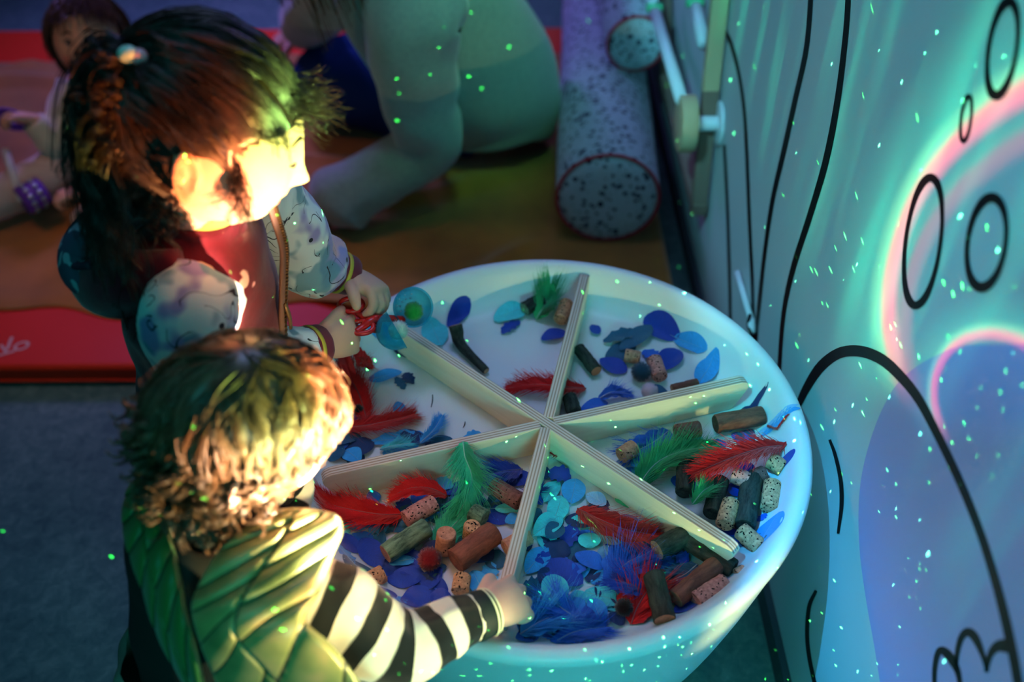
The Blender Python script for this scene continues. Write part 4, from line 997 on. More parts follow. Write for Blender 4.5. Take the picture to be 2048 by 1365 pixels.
# hoodie
mb = MB(); loft(mb, [(-.392, -.004, .872), (-.396, -.002, .855), (-.406, 0, .825), (-.418, .002, .775), (-.430, .006, .71), (-.444, .012, .63), (-.458, .02, .55), (-.466, .028, .47), (-.468, .03, .44)],
                [(.050, .042), (.058, .050), (.098, .068), (.118, .084), (.112, .090), (.108, .092), (.106, .092), (.098, .086), (.088, .078)], 48, 64, up=(1, 0, 0), fold=folds(.045, 4, 22, 2)); hoodie = part('hoodie', mb, M_maroon, c1)
for nm, pts in (('sleeve', [shR + Vector((.012, .035, .012)), shR + Vector((-.004, -.010, -.010)), shR.lerp(elR, .5) + Vector((-.012, -.01, 0)), elR + Vector((-.01, -.01, 0)), elR.lerp(wrR, .5), wrR - (wrR - elR).normalized() * .022]),
                ('sleeve', [shL + Vector((.0, -.035, .012)), shL + Vector((.004, .010, -.008)), shL.lerp(elL, .5) + Vector((.008, .008, 0)), elL, elL.lerp(wrL, .5), wrL - (wrL - elL).normalized() * .022])):
    mb = MB(); loft(mb, pts, [.048, .053, .051, .049, .043, .030], 48, 36, fold=folds(.055, 4, 30, len(pts) + pts[0].y * 30)); part(nm, mb, M_floral, c1)
for el, wr in ((elR, wrR), (elL, wrL)):
    d = (wr - el).normalized()
    mb = MB(); loft(mb, [wr - d * .028, wr - d * .022, wr - d * .004, wr + d * .003, wr + d * .002], [.028, .0305, .0295, .0270, .021], 18, 32, fold=lambda L, a: 1 + .012 * math.sin(a * 22), caps=False); cf = part('cuff', mb, M_rib, c1)
    mb = MB(); loft(mb, [wr - d * .020, wr - d * .0195, wr - d * .0145, wr - d * .014], [.029, .0316, .0316, .029], 6, 32, caps=False); setpar(mb.build('gold_stripe', M_gold), cf); bpy.data.objects[-1] if 0 else None
# front placket, zip and undershirt collar
zp = [Vector((-.325, .020, .862)), Vector((-.322, .018, .835)), Vector((-.318, .012, .80)), Vector((-.324, .008, .76)), Vector((-.335, .006, .70)), Vector((-.348, .008, .62)), Vector((-.362, .014, .54))]
mb = MB(); loft(mb, zp, [(.010, .004)] * 7, 30, 10, up=(1, 0, .2)); zo = part('zip_placket', mb, material('taupe_zip_tape', lin((136, 92, 74)), .7), c1)
mb = MB(); P = catmull(zp, 60)
for i in range(0, 60):
    c_ = Vector(P[i]) + Vector((.005, 0, .001)); box(mb, c_ - Vector((.0012, .003, .0012)), c_ + Vector((.0018, .003, .0012)))
part('zip_teeth', mb, M_zip, c1, False)
mb = MB(); loft(mb, [zp[4] + Vector((.008, -.004, .02)), zp[4] + Vector((.010, -.005, 0)), zp[4] + Vector((.009, -.006, -.02))], [(.003, .0015), (.0035, .0018), (.003, .0015)], 6, 10); part('zip_pull', mb, M_zip, c1)
mb = MB(); loft(mb, [(-.388, -.004, .885), (-.392, -.002, .87), (-.400, 0, .845)], [(.041, .040), (.043, .042), (.05, .046)], 10, 36, up=(1, 0, 0), caps=False); part('undershirt_collar', mb, material('mustard_undershirt', lin((170, 160, 70)), .8), c1)
# hood hanging on the back: a bag with a lighter lining turned up at its rim
mb = MB(); Hc = [(-.405, .055, .862), (-.455, .050, .850), (-.500, .030, .815), (-.515, -.005, .795), (-.500, -.045, .800), (-.455, -.075, .825), (-.405, -.075, .848)]
loft(mb, Hc, [(.018, .020), (.032, .030), (.046, .042), (.052, .048), (.046, .042), (.034, .032), (.016, .018)], 36, 24, fold=folds(.05, 3, 26, 5)); hood = part('hood', mb, M_maroon, c1)
mb = MB(); Lc = [atz(345, 385, .905), atz(290, 400, .895), atz(225, 440, .865), atz(170, 500, .83), atz(172, 555, .81), atz(215, 560, .82)]
loft(mb, Lc, [(.010, .012), (.020, .022), (.028, .024), (.030, .026), (.024, .022), (.010, .010)], 36, 24, fold=folds(.04, 3, 26, 8)); part('hood_lining', mb, M_lining, c1)
mb = MB(); loft(mb, [v + Vector((-.012, .0, .020)) for v in Lc], [.0045] * 6, 36, 10); part('hood_binding', mb, material('navy_binding', lin((22, 26, 44)), .7), c1)
for sy in (-.042, .042):
    mb = MB(); loft(mb, [(-.462, .03 + sy * .9, .50), (-.474, .035 + sy, .38), (-.478, .035 + sy, .2), (-.478, .035 + sy, .06)], [.062, .056, .048, .042], 20, 24, fold=folds(.05, 3, 22, sy * 9)); part('trouser_leg', mb, M_dark, c1)
    mb = MB(); loft(mb, [(-.515, .035 + sy, .030), (-.48, .035 + sy, .034), (-.43, .035 + sy, .030), (-.385, .035 + sy, .024)], [(.026, .026), (.032, .032), (.034, .026), (.022, .018)], 14, 18); part('shoe', mb, M_shoe, c1)
# lashes and brow
for sy in (-1, 1):
    mb = MB(); loft(mb, [H1.surf((.93, .24 * sy, -.075), .001), H1.surf((.90, .34 * sy, -.085), .0022), H1.surf((.86, .43 * sy, -.06), .001)], [.0007, .0012, .0006], 8, 6); part('eyelashes', mb, material('lash', (0.01, .006, .004), .7) if sy < 0 else bpy.data.materials['lash'], c1)
    mb = MB(); loft(mb, [H1.surf((.95, .16 * sy, .16), .0004), H1.surf((.91, .30 * sy, .20), .0006), H1.surf((.84, .45 * sy, .15), .0004)], [(.0008, .0012), (.0012, .0022), (.0006, .0010)], 8, 6); part('eyebrow', mb, material('brow', (.05, .025, .012), .8) if sy < 0 else bpy.data.materials['brow'], c1)

# hair of child 1
HM1 = hair_mat('dark_brown_hair', (.010, .0055, .0035), (.040, .020, .012))
def scalp1(d):   # hairline
    front = d.x > .40 and d.z < .46 - .25 * abs(d.y) + (.0 if abs(d.y) < .5 else .0)
    side = d.x > .02 and d.z < .16 and abs(d.y) > .4 and not (d.x < .30 and d.z > -.02)
    low = d.z < -.52
    ear = abs(d.y) > .7 and -.35 < d.x < .12 and d.z < .08
    return not (front or side or low or ear)
mb = MB(); cap(mb, H1, scalp1, .006); part('scalp_hair', mb, HM1, c1)
r3 = random.Random(11); TIE = H1.w(-.076, -.016, .086); SS = []
def rdir():
    return Vector((r3.gauss(0, 1), r3.gauss(0, 1), r3.gauss(0, 1))).normalized()
tl = Vector((-.098 / .092, -.012 / .072, .088 / .104)).normalized()
while len(SS) < 5200:
    d = rdir()
    if not scalp1(d): continue
    cl = noise.noise(d * 5.0) ; f = r3.uniform(.9, 1.1); P = []; ph = r3.uniform(0, 6)
    jitter = Vector((r3.uniform(-.05, .05), r3.uniform(-.05, .05), r3.uniform(-.05, .05)))
    n_ = 12; lay = r3.uniform(.005, .015) + .010 * max(0, cl)
    side = d.cross(tl); side = side.normalized() if side.length > .05 else Vector((0, 1, 0))
    for i in range(n_):
        t = i / (n_ - 1); e = (d * (1 - t) + (tl + jitter) * t).normalized()
        wav = .05 * math.sin(t * 9 + cl * 9 + ph * .25) * math.sin(PI * t) + .03 * noise.noise(Vector((d.x * 6, d.y * 6, t * 4)))
        e = (e + side * wav).normalized(); P.append(H1.surf(e, lay * (.45 + 1.4 * t * (1 - t) * 1.6 + .9 * t)))
    P[-1] = TIE + Vector((r3.gauss(0, .004), r3.gauss(0, .004), r3.gauss(0, .004))); SS += clump(P, 9, r3, .0022, .0014)
strands('combed_back_hair', SS, HM1, c1, .0007, .0005)
SS = []
ctrl = [((-.060, -.01, .03), .02), ((-.085, -.03, -.03), .03), ((-.100, -.04, -.08), .035), ((-.11, -.03, .0), .03)]
for k in range(330):
    ln = r3.uniform(.08, .185); out = Vector((-1, 0, 0)) * r3.uniform(.35, 1.0) + Vector((0, 1, 0)) * r3.uniform(-1.0, .2) + Vector((0, 0, 1)) * r3.uniform(-.5, .35)
    out.normalize(); cr = r3.uniform(.006, .015); turns = r3.uniform(1.6, 3.2); ph = r3.uniform(0, 6.3); P = []; g = r3.uniform(.7, 1.5)
    n_ = 26; a1_ = out.orthogonal().normalized(); a2_ = out.cross(a1_)
    for i in range(n_):
        t = i / (n_ - 1); c_ = TIE + out * ln * .62 * t ** .8 + Vector((.05, -.06, -1)) * ln * g * t * t * .95
        c_ += (a1_ * math.cos(ph + turns * 6.28 * t) + a2_ * math.sin(ph + turns * 6.28 * t)) * cr * min(1, t * 3) * (.6 + .8 * t)
        P.append(c_)
    SS += clump(P, 9, r3, .0018, .0022)
strands('curly_ponytail', SS, HM1, c1, .0006, .0003)
SS = []
for k in range(420):       # frizz around the forehead
    d = Vector((.80 + r3.uniform(-.12, .08), r3.uniform(-.55, .55), r3.uniform(.35, .72))).normalized(); p = H1.surf(d, .004); v = (H1.M @ Vector((1, r3.uniform(-.6, .5), r3.uniform(-.7, .35)))).normalized() + Vector((0.1, r3.uniform(-.2, .2), r3.uniform(-.1, .3)))
    ln = r3.uniform(.012, .042) * (1 if r3.random() < .8 else 1.4); P = []; ph = r3.uniform(0, 6)
    for i in range(10):
        t = i / 9; P.append(p + v * ln * t + Vector((math.sin(ph + t * 7), math.cos(ph + t * 8), math.sin(ph * 2 + t * 9))) * .0035 * t)
    SS.append(P)
for k in range(95):       # wisps at the temple, before the ear and on the nape
    w = r3.random()
    if w < .28: d = Vector((.26 + r3.uniform(-.05, .08), -.9, r3.uniform(-.05, .10))).normalized(); dr = Vector((.25, -.25, -1)); ln = r3.uniform(.04, .075); cr = .007
    elif w < .45: d = Vector((.55 + r3.uniform(-.2, .2), -.8, .40)).normalized(); dr = Vector((.7, -.2, -.5)); ln = r3.uniform(.02, .04); cr = .004
    else: d = Vector((-.50 + r3.uniform(-.3, .3), -.62 + r3.uniform(-.1, .7), -.38 + r3.uniform(-.15, .2))).normalized(); dr = Vector((.1, -.1, -1)); ln = r3.uniform(.02, .055); cr = .006
    p = H1.surf(d, .004); P = []; ph = r3.uniform(0, 6); dr = (H1.M @ dr).normalized()
    ax = dr.orthogonal().normalized(); ay = dr.cross(ax)
    for i in range(16):
        t = i / 15; P.append(p + dr * ln * t + (ax * (math.cos(ph + t * 9) - math.cos(ph)) + ay * (math.sin(ph + t * 9) - math.sin(ph))) * cr * min(1, t * 1.5))
    SS += clump(P, 4 if w < .45 else 7, r3, .0015, .0012)
strands('loose_wisps', SS, HM1, c1, .00045, .00015)
mb = MB(); uvsphere(mb, TIE + Vector((.004, -.022, .006)), (.010, .0085, .0085), 18, 12); b_ = tag(mb.build('hair_bobble', material('mint_bobble', lin((186, 226, 206)), .4)))
setpar(b_, c1); mb = MB(); uvsphere(mb, TIE + Vector((.013, -.021, .003)), (.0085, .008, .008), 18, 12); part('hair_bobble', mb, material('pink_bobble', lin((226, 170, 176)), .4), c1)

# ---- red scissor scoop in her hands, with its two clear bowls
M_scred = material('red_scoop_plastic', lin((214, 28, 26)), rough=.3, spec=.5)
M_clear = bpy.data.materials.new('teal_clear_plastic'); M_clear.use_nodes = True; _nt = M_clear.node_tree
_pb = _nt.nodes['Principled BSDF']; _pb.inputs['Base Color'].default_value = (.02, .40, .55, 1); _pb.inputs['Roughness'].default_value = .06
_tr = _nt.nodes.new('ShaderNodeBsdfTransparent'); _tr.inputs[0].default_value = (.42, .84, .92, 1); _mx = _nt.nodes.new('ShaderNodeMixShader'); _lw = _nt.nodes.new('ShaderNodeLayerWeight'); _lw.inputs[0].default_value = .35
_mr = _nt.nodes.new('ShaderNodeMapRange'); _mr.inputs[3].default_value = .16; _mr.inputs[4].default_value = .85; _nt.links.new(_lw.outputs['Facing'], _mr.inputs[0]); _nt.links.new(_mr.outputs[0], _mx.inputs[0])
_nt.links.new(_tr.outputs[0], _mx.inputs[1]); _nt.links.new(_pb.outputs[0], _mx.inputs[2]); _nt.links.new(_mx.outputs[0], _nt.nodes['Material Output'].inputs[0])
sc = empty('scissor_scoop', atz(745, 640, .58), 'red-handled scissor scoop with two clear teal bowls held by the child in maroon', 'scoop')
B1c, B2c = atz(791, 661, .570), atz(826, 615, .572); RBW = .0285
def bowl(c, ax, name):
    ax = Vector(ax).normalized(); q = ax.to_track_quat('Z', 'Y').to_matrix(); mb = MB(); prof = []
    for i in range(15): a = PI / 2 * i / 14; prof.append((RBW * math.sin(a), -RBW * math.cos(a)))
    prof += [(RBW * 1.05, .0004), (RBW * 1.05, .0022), (RBW * .965, .0022)]
    for i in range(14, -1, -1): a = PI / 2 * i / 14; prof.append((RBW * .945 * math.sin(a), -RBW * .945 * math.cos(a)))
    seg = 48; V = [Vector(c) + q @ Vector((r * math.cos(2 * PI * j / seg), r * math.sin(2 * PI * j / seg), z)) for r, z in prof for j in range(seg)]
    mb.add(V, [(i * seg + j, i * seg + (j + 1) % seg, (i + 1) * seg + (j + 1) % seg, (i + 1) * seg + j) for i in range(len(prof) - 1) for j in range(seg)])
    o = setpar(mb.build(name, M_clear), sc); return q
q1 = bowl(B1c, (.75, .35, .25), 'bowl'); q2 = bowl(B2c, (.30, -.65, .62), 'bowl')
mb = MB()
for k in range(9):
    a = -.4 + 0.5 * (k % 5); rr_ = RBW * (.5 if k < 5 else .72); c_ = Vector(B2c) + q2 @ Vector((rr_ * math.cos(a + 1.6), rr_ * math.sin(a + 1.6), -math.sqrt(max(0, (RBW * .94) ** 2 - rr_ ** 2)) + .0006))
    uvsphere(mb, c_, .0013, 8, 5)
part('drain_holes', mb, material('hole_edge', lin((200, 200, 220)), .5), sc)
pv = atz(752, 642, .578)
def armp(pts, r, nm): mb = MB(); loft(mb, pts, r, 20, 12); part(nm, mb, M_scred, sc)
armp([B1c - Vector((.028, .004, .0)), pv, atz(722, 630, .582), atz(705, 615, .590)], [(.0065, .0045), (.0075, .0050), (.006, .0045), (.005, .004)], 'handle_arm')
armp([B2c + Vector((-.016, -.006, -.018)), pv + Vector((0, 0, .004)), atz(725, 655, .580), atz(712, 664, .580)], [(.0065, .0045), (.0075, .0050), (.006, .0045), (.005, .004)], 'handle_arm')
for cc, rx, ry in ((atz(702, 610, .592), .017, .012), (atz(722, 655, .580), .018, .011)):
    mb = MB(); loft(mb, [cc + Vector((rx * math.cos(a), ry * math.sin(a), .002 * math.sin(a))) for a in [2 * PI * k / 24 for k in range(25)]], [.0038] * 25, 24, 10, interp=False, caps=False); part('finger_loop', mb, M_scred, sc)
mb = MB(); uvsphere(mb, pv + Vector((0, 0, .008)), (.005, .005, .0025), 14, 8); part('pivot_pin', mb, M_scred, sc)
pompom((0, 0), .0155, lin((30, 150, 60)), 'green pompom in the upper clear bowl of the scoop', at=B2c + q2 @ Vector((.001, -.006, -.008)), name='pompom')
pompom((0, 0), .0150, lin((215, 225, 205)), 'white pompom in the lower clear bowl of the scoop', at=B1c + q1 @ Vector((0, 0, .002)) + Vector((.003, -.004, .003)), name='pompom', fuzz=.2)

# ---- child with wings and striped shirt
c2 = empty('person', (-.40, -.33, 0), 'small child with light brown curls, green wings and striped shirt gripping the front board', 'person')
H2 = Head(atz(492, 850, .785), (.86, .32, -.38), (.36, .10, .93), (.088, .070, .095))
SK2 = skin_mat('fair_skin', lin((228, 180, 156)), [(H2.surf((.84, 0, -.56)), (.009, .016, .006), lin((204, 104, 100)))])
def stripes(n, tc):
    u = n.m('ADD', n.xyz(tc.outputs['UV'])[0], 0.010); a, _ = n.noise(tc.outputs['Object'], 30, 1); u = n.m('ADD', u, n.m('MULTIPLY', a, .006))
    s = n.m('FRACT', n.m('DIVIDE', u, .0425)); return n.mix(n.step(s, .47, .53), lin((240, 228, 200)), lin((12, 20, 20)))
M_stripe = material('striped_jersey', rough=.8, spec=.15, sheen=.2, build=stripes, bump=nbump(45, .2, .003))
mb = MB(); H2.mesh(mb); H2.ear(mb, -1, .036); H2.ear(mb, 1, .036)
n0 = H2.w(-.030, 0, -.06); sp = Vector((-.385, -.300, .665))
sR, eR, wR = Vector((-.290, -.345, .625)), Vector(atz(800, 1298, .560)), Vector(atz(972, 1226, .532))
sL, eL, wL = Vector((-.390, -.185, .640)), Vector((-.33, -.16, .56)), Vector((-.335, -.235, .525))
loft(mb, [n0, n0.lerp(sp, .6), sp], [.034, .033, .045], 8, 20)
loft(mb, [(-.38, -.30, .68), (-.39, -.30, .62), (-.405, -.315, .54), (-.415, -.325, .44), (-.42, -.33, .38)], [(.055, .04), (.075, .05), (.072, .055), (.075, .06), (.06, .05)], 16, 28, up=(1, .4, 0))
for a, b_, c_ in ((sR, eR, wR), (sL, eL, wL)): loft(mb, [(-.38, -.30, .645), a, b_, c_], [.035, .030, .023, .0175], 24, 16)
for sy in (-.04, .04):
    loft(mb, [(-.42 + sy * .3, -.33 + sy, .42), (-.425 + sy * .3, -.335 + sy, .24), (-.43 + sy * .3, -.335 + sy, .07), (-.43 + sy * .3, -.335 + sy, .03)], [.048, .038, .026, .024], 12, 16)
    loft(mb, [(-.45 + sy * .3, -.345 + sy, .022), (-.40 + sy * .3, -.33 + sy, .022), (-.36 + sy * .3, -.315 + sy, .018)], [(.022, .02), (.026, .02), (.02, .014)], 8, 14)
hd = (Vector(atz(1012, 1206, .520)) - wR); hand(mb, wR, hd, (-.25, .15, -.95), (-.1, .9, .1), 1.12, curls=[(.45, 1.45, .9), (.40, 1.45, .9), (.45, 1.45, .9), (.55, 1.4, .9)], spread=.17, tcurl=(.5, .6), tang=.6, rw=.0165)
hand(mb, wL, (-.1, -.8, -.4), (.3, 0, -.9), (.9, 0, 0), 1.05, curl=(.3, .4, .3))
body(c2, mb, SK2, .0021, 2)
mb = MB(); loft(mb, [(-.366, -.285, .690), (-.372, -.288, .675), (-.386, -.303, .650), (-.393, -.306, .61), (-.402, -.315, .54), (-.412, -.325, .46), (-.418, -.33, .40)],
                [(.044, .040), (.058, .048), (.092, .062), (.100, .066), (.095, .070), (.098, .072), (.092, .070)], 36, 56, up=(1, .4, 0), fold=folds(.03, 3, 20, 4)); part('vest', mb, material('black_green_vest', lin((16, 24, 22)), .8), c2)
def sleeve2(s_, e_, w_, rad, sd):
    d = (w_ - e_).normalized()
    mb = MB(); P, L = loft(mb, [s_ + (s_ - e_).normalized() * .012, s_, s_.lerp(e_, .5) + Vector((0, 0, .006)), e_, e_.lerp(w_, .5) + Vector((0, 0, .002)), w_ - d * .018], rad, 60, 44, fold=folds(.075, 4, 34, sd)); part('sleeve', mb, M_stripe, c2)
    mb = MB(); loft(mb, [w_ - d * .022, w_ - d * .017, w_ - d * .006, w_ + d * .004], [.0245, .0275, .0272, .0255], 14, 32, caps=False); cf = part('cuff', mb, material('dark_green_cuff', lin((10, 30, 26)), .7) if sd == 1 else bpy.data.materials['dark_green_cuff'], c2)
    for k in (-.001, .0045):
        mb = MB(); loft(mb, [w_ + d * (k - .0012) , w_ + d * (k + .0012)], [.0268 if k > 0 else .0283] * 2, 2, 32, caps=False); part('cuff_trim', mb, material('pale_trim', lin((226, 226, 180)), .7) if (sd == 1 and k < 0) else bpy.data.materials['pale_trim'], c2)
sleeve2(sR, eR, wR, [.046, .054, .050, .040, .033, .026], 1)
sleeve2(sL, eL, wL, [.040, .050, .046, .038, .032, .026], 2)
for sy in (-.042, .042):
    mb = MB(); loft(mb, [(-.42 + sy * .3, -.33 + sy, .43), (-.425 + sy * .3, -.335 + sy, .3), (-.43 + sy * .3, -.335 + sy, .15), (-.43 + sy * .3, -.335 + sy, .05)], [.062, .055, .046, .040], 20, 24, fold=folds(.04, 3, 22, sy * 9)); part('trouser_leg', mb, M_dark, c2)
    mb = MB(); loft(mb, [(-.465 + sy * .3, -.35 + sy, .030), (-.43 + sy * .3, -.34 + sy, .034), (-.38 + sy * .3, -.325 + sy, .030), (-.335 + sy * .3, -.31 + sy, .024)], [(.026, .026), (.032, .032), (.034, .026), (.022, .018)], 14, 18); part('shoe', mb, M_shoe, c2)
mb = MB(); loft(mb, [(-.416, -.329, .47), (-.420, -.331, .44), (-.425, -.335, .38), (-.428, -.337, .30)], [(.100, .080), (.112, .094), (.120, .104), (.128, .114)], 14, 48, up=(1, .4, 0), fold=lambda L, a: 1 + .04 * math.sin(a * 11), caps=False); part('skirt', mb, material('sage_skirt', lin((120, 136, 120)), .85), c2)

# the wings: quilted satin panels, each feather lobe padded
def wing_lit_c(n, tc):
    v = n.xyz(tc.outputs['UV']); a, _ = n.noise(tc.outputs['Object'], 22, 2)
    f = n.m('ABSOLUTE', n.m('SUBTRACT', n.m('FRACT', v[0]), .5)); g = n.m('ABSOLUTE', n.m('SUBTRACT', v[1], .5))
    seam = n.m('MAXIMUM', n.step(f, .455, .485), n.step(g, .014, .006))
    return n.mix(seam, n.ramp(a, [(.3, lin((104, 118, 62))), (.5, lin((146, 146, 84))), (.7, lin((196, 160, 104)))]), lin((20, 44, 26)))
M_wing_lit = material('iridescent_satin_warm_lit', rough=.38, spec=.5, sheen=.2, metal=.15, build=wing_lit_c)  # iridescent satin with the warm light's gold painted into its colour
def wing_shaded_c(n, tc):
    f = n.m('ABSOLUTE', n.m('SUBTRACT', n.m('FRACT', n.xyz(tc.outputs['UV'])[0]), .5)); return n.mix(n.step(f, .455, .485), lin((42, 104, 44)), lin((12, 40, 22)))
M_wing_shaded = material('green_satin_shaded', rough=.40, spec=.5, sheen=.2, build=wing_shaded_c)  # the same satin in darker green, shade on the left wing painted in
M_seam = material('dark_green_seam', lin((16, 44, 30)), rough=.6)
def wing(L_, R_, rows, bulge, mat_=None, flip=1, seed=0, nu=70, nv=170):
    Lc = catmull([tuple(atz(*p)) for p in L_], nv); Rc = catmull([tuple(atz(*p)) for p in R_], nv)
    toward = (Vector(CP) - Vector(Lc[nv // 2])).normalized(); toward = (toward + Vector((-.2, -.1, .1))).normalized()
    V = []; UV = []; front = []
    seam = []
    for i in range(nv + 1):
        v = i / nv
        for j in range(nu + 1):
            u = j / nu; p = Vector(Lc[i]).lerp(Vector(Rc[i]), u)
            # feather lobes fan from the inner seam; an inner set of short ones and an outer set of long ones
            split = .46 + .08 * math.sin(v * 7)
            if u < split: t = v * rows + .9 * (u / split) ** 1.3; w_ = u / split
            else: t = v * (rows - 1) + .55 + 1.1 * ((u - split) / (1 - split)) ** 1.2; w_ = (u - split) / (1 - split)
            f = t % 1.0; pad = (max(0, math.sin(PI * f)) ** .45) * .0065 + .004 * f
            ends = min(1, (1 - w_) / .10, (w_ + .02) / .05); pad *= max(0, ends) ** .5
            b = bulge * math.sin(PI * min(1, max(0, u))) ** .8 * (1 - .3 * v)
            edge = min(1, u / .03, (1 - u) / .03, v / .02, (1 - v) / .02)
            scal = 0; uu = u / split * .5 if u < split else .5 + w_ * .5
            V.append(p + toward * (b + pad * edge)); UV.append((t, uu))
    n1 = len(V)
    for i in range(nv + 1):
        for j in range(nu + 1):
            p = V[i * (nu + 1) + j]; edge = min(i, nv - i, j, nu - j)
            V.append(p - toward * (.0015 if edge == 0 else .010)); UV.append((.5, .25))
    F = []
    for i in range(nv):
        for j in range(nu):
            a, b, c, d = i * (nu + 1) + j, i * (nu + 1) + j + 1, (i + 1) * (nu + 1) + j + 1, (i + 1) * (nu + 1) + j
            F.append((a, b, c, d)); F.append((a + n1, d + n1, c + n1, b + n1))
    for i in range(nv):
        for j in (0, nu): a, b = i * (nu + 1) + j, (i + 1) * (nu + 1) + j; F.append((a, b, b + n1, a + n1) if j else (b, a, a + n1, b + n1))
    for j in range(nu):
        for i in (0, nv): a, b = i * (nu + 1) + j, i * (nu + 1) + j + 1; F.append((b, a, a + n1, b + n1) if i else (a, b, b + n1, a + n1))
    mb = MB(); mb.add(V, F, 0, UV); return part('wing', mb, mat_, c2), toward
wR_, tw = wing([(560, 1020, .715), (500, 1050, .722), (435, 1105, .715), (392, 1180, .700), (383, 1225, .690), (400, 1290, .660), (425, 1350, .620), (455, 1430, .56)],
     [(628, 1018, .712), (674, 1030, .712), (686, 1062, .710), (668, 1110, .704), (640, 1185, .696), (612, 1240, .690), (672, 1300, .665), (760, 1420, .59)], 7, .018, M_wing_lit)
wing([(268, 960, .700), (250, 995, .705), (245, 1050, .700), (258, 1110, .690), (284, 1180, .670), (310, 1260, .640), (345, 1330, .600), (400, 1420, .54)],
     [(305, 968, .705), (322, 1010, .708), (340, 1060, .708), (352, 1110, .704), (364, 1170, .695), (376, 1240, .675), (396, 1310, .640), (420, 1420, .58)], 7, .012, M_wing_shaded)
mb = MB(); loft(mb, [atz(400, 1165, .652), atz(386, 1195, .640), atz(388, 1235, .622), atz(402, 1300, .575), atz(430, 1365, .52)], [.0028] * 5, 30, 8); part('wing_binding', mb, material('pale_green_binding', lin((150, 170, 120)), .5), c2)
mb = MB(); loft(mb, [atz(500, 1250, .66), atz(498, 1290, .645), atz(520, 1330, .62)], [.0022] * 3, 16, 8); part('wing_strap', mb, M_seam, c2)

HM2 = hair_mat('light_brown_hair', (.060, .030, .014), (.20, .105, .048))
def scalp2(d):
    return not ((d.x > .52 and d.z < .30) or (d.x > .12 and d.z < -.30) or d.z < -.62)
mb = MB(); cap(mb, H2, scalp2, .006); part('scalp_hair', mb, HM2, c2)
SS = []; wh_ = Vector((-.25, .05, .95)).normalized(); r3 = random.Random(5)
def lock(d, ln, curlr, lay, turns):
    """one lock of hair flowing down over the head from d and curling away at the end"""
    cl = noise.noise(d * 3.0 + Vector((3, 1, 2))); ph = cl * 9; e = d.copy(); P = []; n_ = 20; pos = None; vel = None
    for i in range(n_):
        t = i / (n_ - 1); c_ = curlr * min(1, t * 1.4)
        if pos is None:
            away = e - wh_ * e.dot(wh_); away = away.normalized() if away.length > .08 else Vector((.6, -.8, 0)); away = (away - e * away.dot(e)).normalized()
            bk = Vector((-.55, 0, -.35)) if e.x > .1 else Vector((-.1, 0, -.6)); bk = bk - e * bk.dot(e)
            tan = away * .75 + bk * (.3 + t) + e.cross(away) * (.55 * math.sin(ph * .7 + t * 2))
            e = (e + tan.normalized() * (ln / n_ / .085)).normalized(); p = H2.surf(e, lay + .003 * math.sin(PI * t))
            if e.z < -.38 or (e.x > .55 and e.z < .0): pos = p.copy(); vel = (H2.M @ Vector((-.15, e.y * .3, -.95))).normalized()
        else:
            pos = pos + vel * (ln / n_); vel = (vel + Vector((.01, -.02, -.05))).normalized(); p = pos
        P.append(p + (H2.M @ e) * (c_ * (.5 + .5 * math.sin(ph + t * turns))) + (H2.M @ e.cross(wh_)) * c_ * math.cos(ph + t * turns))
    return P
k = 0
while k < 620:
    d = rdir()
    if not scalp2(d): continue
    k += 1; low = d.z < .35
    SS += clump(lock(d, r3.uniform(.045, .085), (.0060 if low else .0025) * r3.uniform(.6, 1.3), r3.uniform(.002, .007), 8 if low else 5), 11, r3, .0026, .0011)
strands('tousled_hair', SS, HM2, c2, .0006, .00022)
SS = []
for k in range(190):      # curls on the nape and behind the ear
    d = Vector((-.62 + r3.uniform(-.25, .80), r3.uniform(-1, .8), -.22 + r3.uniform(-.30, .35))).normalized()
    if d.x > .45 and d.z < -.1: continue
    p = H2.surf(d, .005); dr_ = (H2.M @ Vector((-.15 + r3.uniform(-.3, .4), d.y * .35 + r3.uniform(-.3, .3), -1))).normalized(); ln = r3.uniform(.022, .050); ph = r3.uniform(0, 6.3); cr = r3.uniform(.005, .010); P = []
    ax = dr_.orthogonal().normalized(); ay = dr_.cross(ax)
    for i in range(18):
        t = i / 17; P.append(p + dr_ * ln * t + (H2.M @ d) * .007 * math.sin(PI * t * .7) + (ax * (math.cos(ph + t * 9.5) - math.cos(ph)) + ay * (math.sin(ph + t * 9.5) - math.sin(ph))) * cr * min(1, t * 2))
    SS += clump(P, 11, r3, .0018, .0010)
strands('nape_curls', SS, HM2, c2, .0006, .00022)
for sy in (-1, 1):
    mb = MB(); loft(mb, [H2.surf((.93, .24 * sy, -.075), .001), H2.surf((.90, .34 * sy, -.085), .0022), H2.surf((.86, .43 * sy, -.06), .001)], [.0007, .0012, .0006], 8, 6); part('eyelashes', mb, bpy.data.materials['lash'], c2)

# ---- adult kneeling on the blanket
ad = empty('person', (-.14, 1.42, MZ + .01), 'adult in a pale grey-green sweatshirt kneeling on the mustard blanket with blue trousers', 'person')
def fleece(n, tc):
    a, _ = n.noise(tc.outputs['Object'], 90, 3, .6); return n.mix(a, lin((122, 142, 140)), lin((160, 176, 170)))
M_fleece = material('pale_sweatshirt', rough=.9, spec=.1, sheen=.5, build=fleece, bump=nbump(70, .3, .004))
M_jeans = material('blue_trousers', lin((24, 52, 112)), rough=.85, spec=.1, bump=nbump(160, .2, .001))
SKA = skin_mat('adult_skin', lin((206, 152, 126)))
HA = Head((-.47, 1.08, .80), (-.80, .1, -.55), (-.5, .0, .82), (.105, .082, .125))
mb = MB(); HA.mesh(mb, 96, 64); HA.ear(mb, -1, .06); HA.ear(mb, 1, .06)
sh1, el1, wr1 = Vector((-.25, 1.02, .62)), Vector(atz(845, 290, .26)), Vector(atz(652, 432, .105))
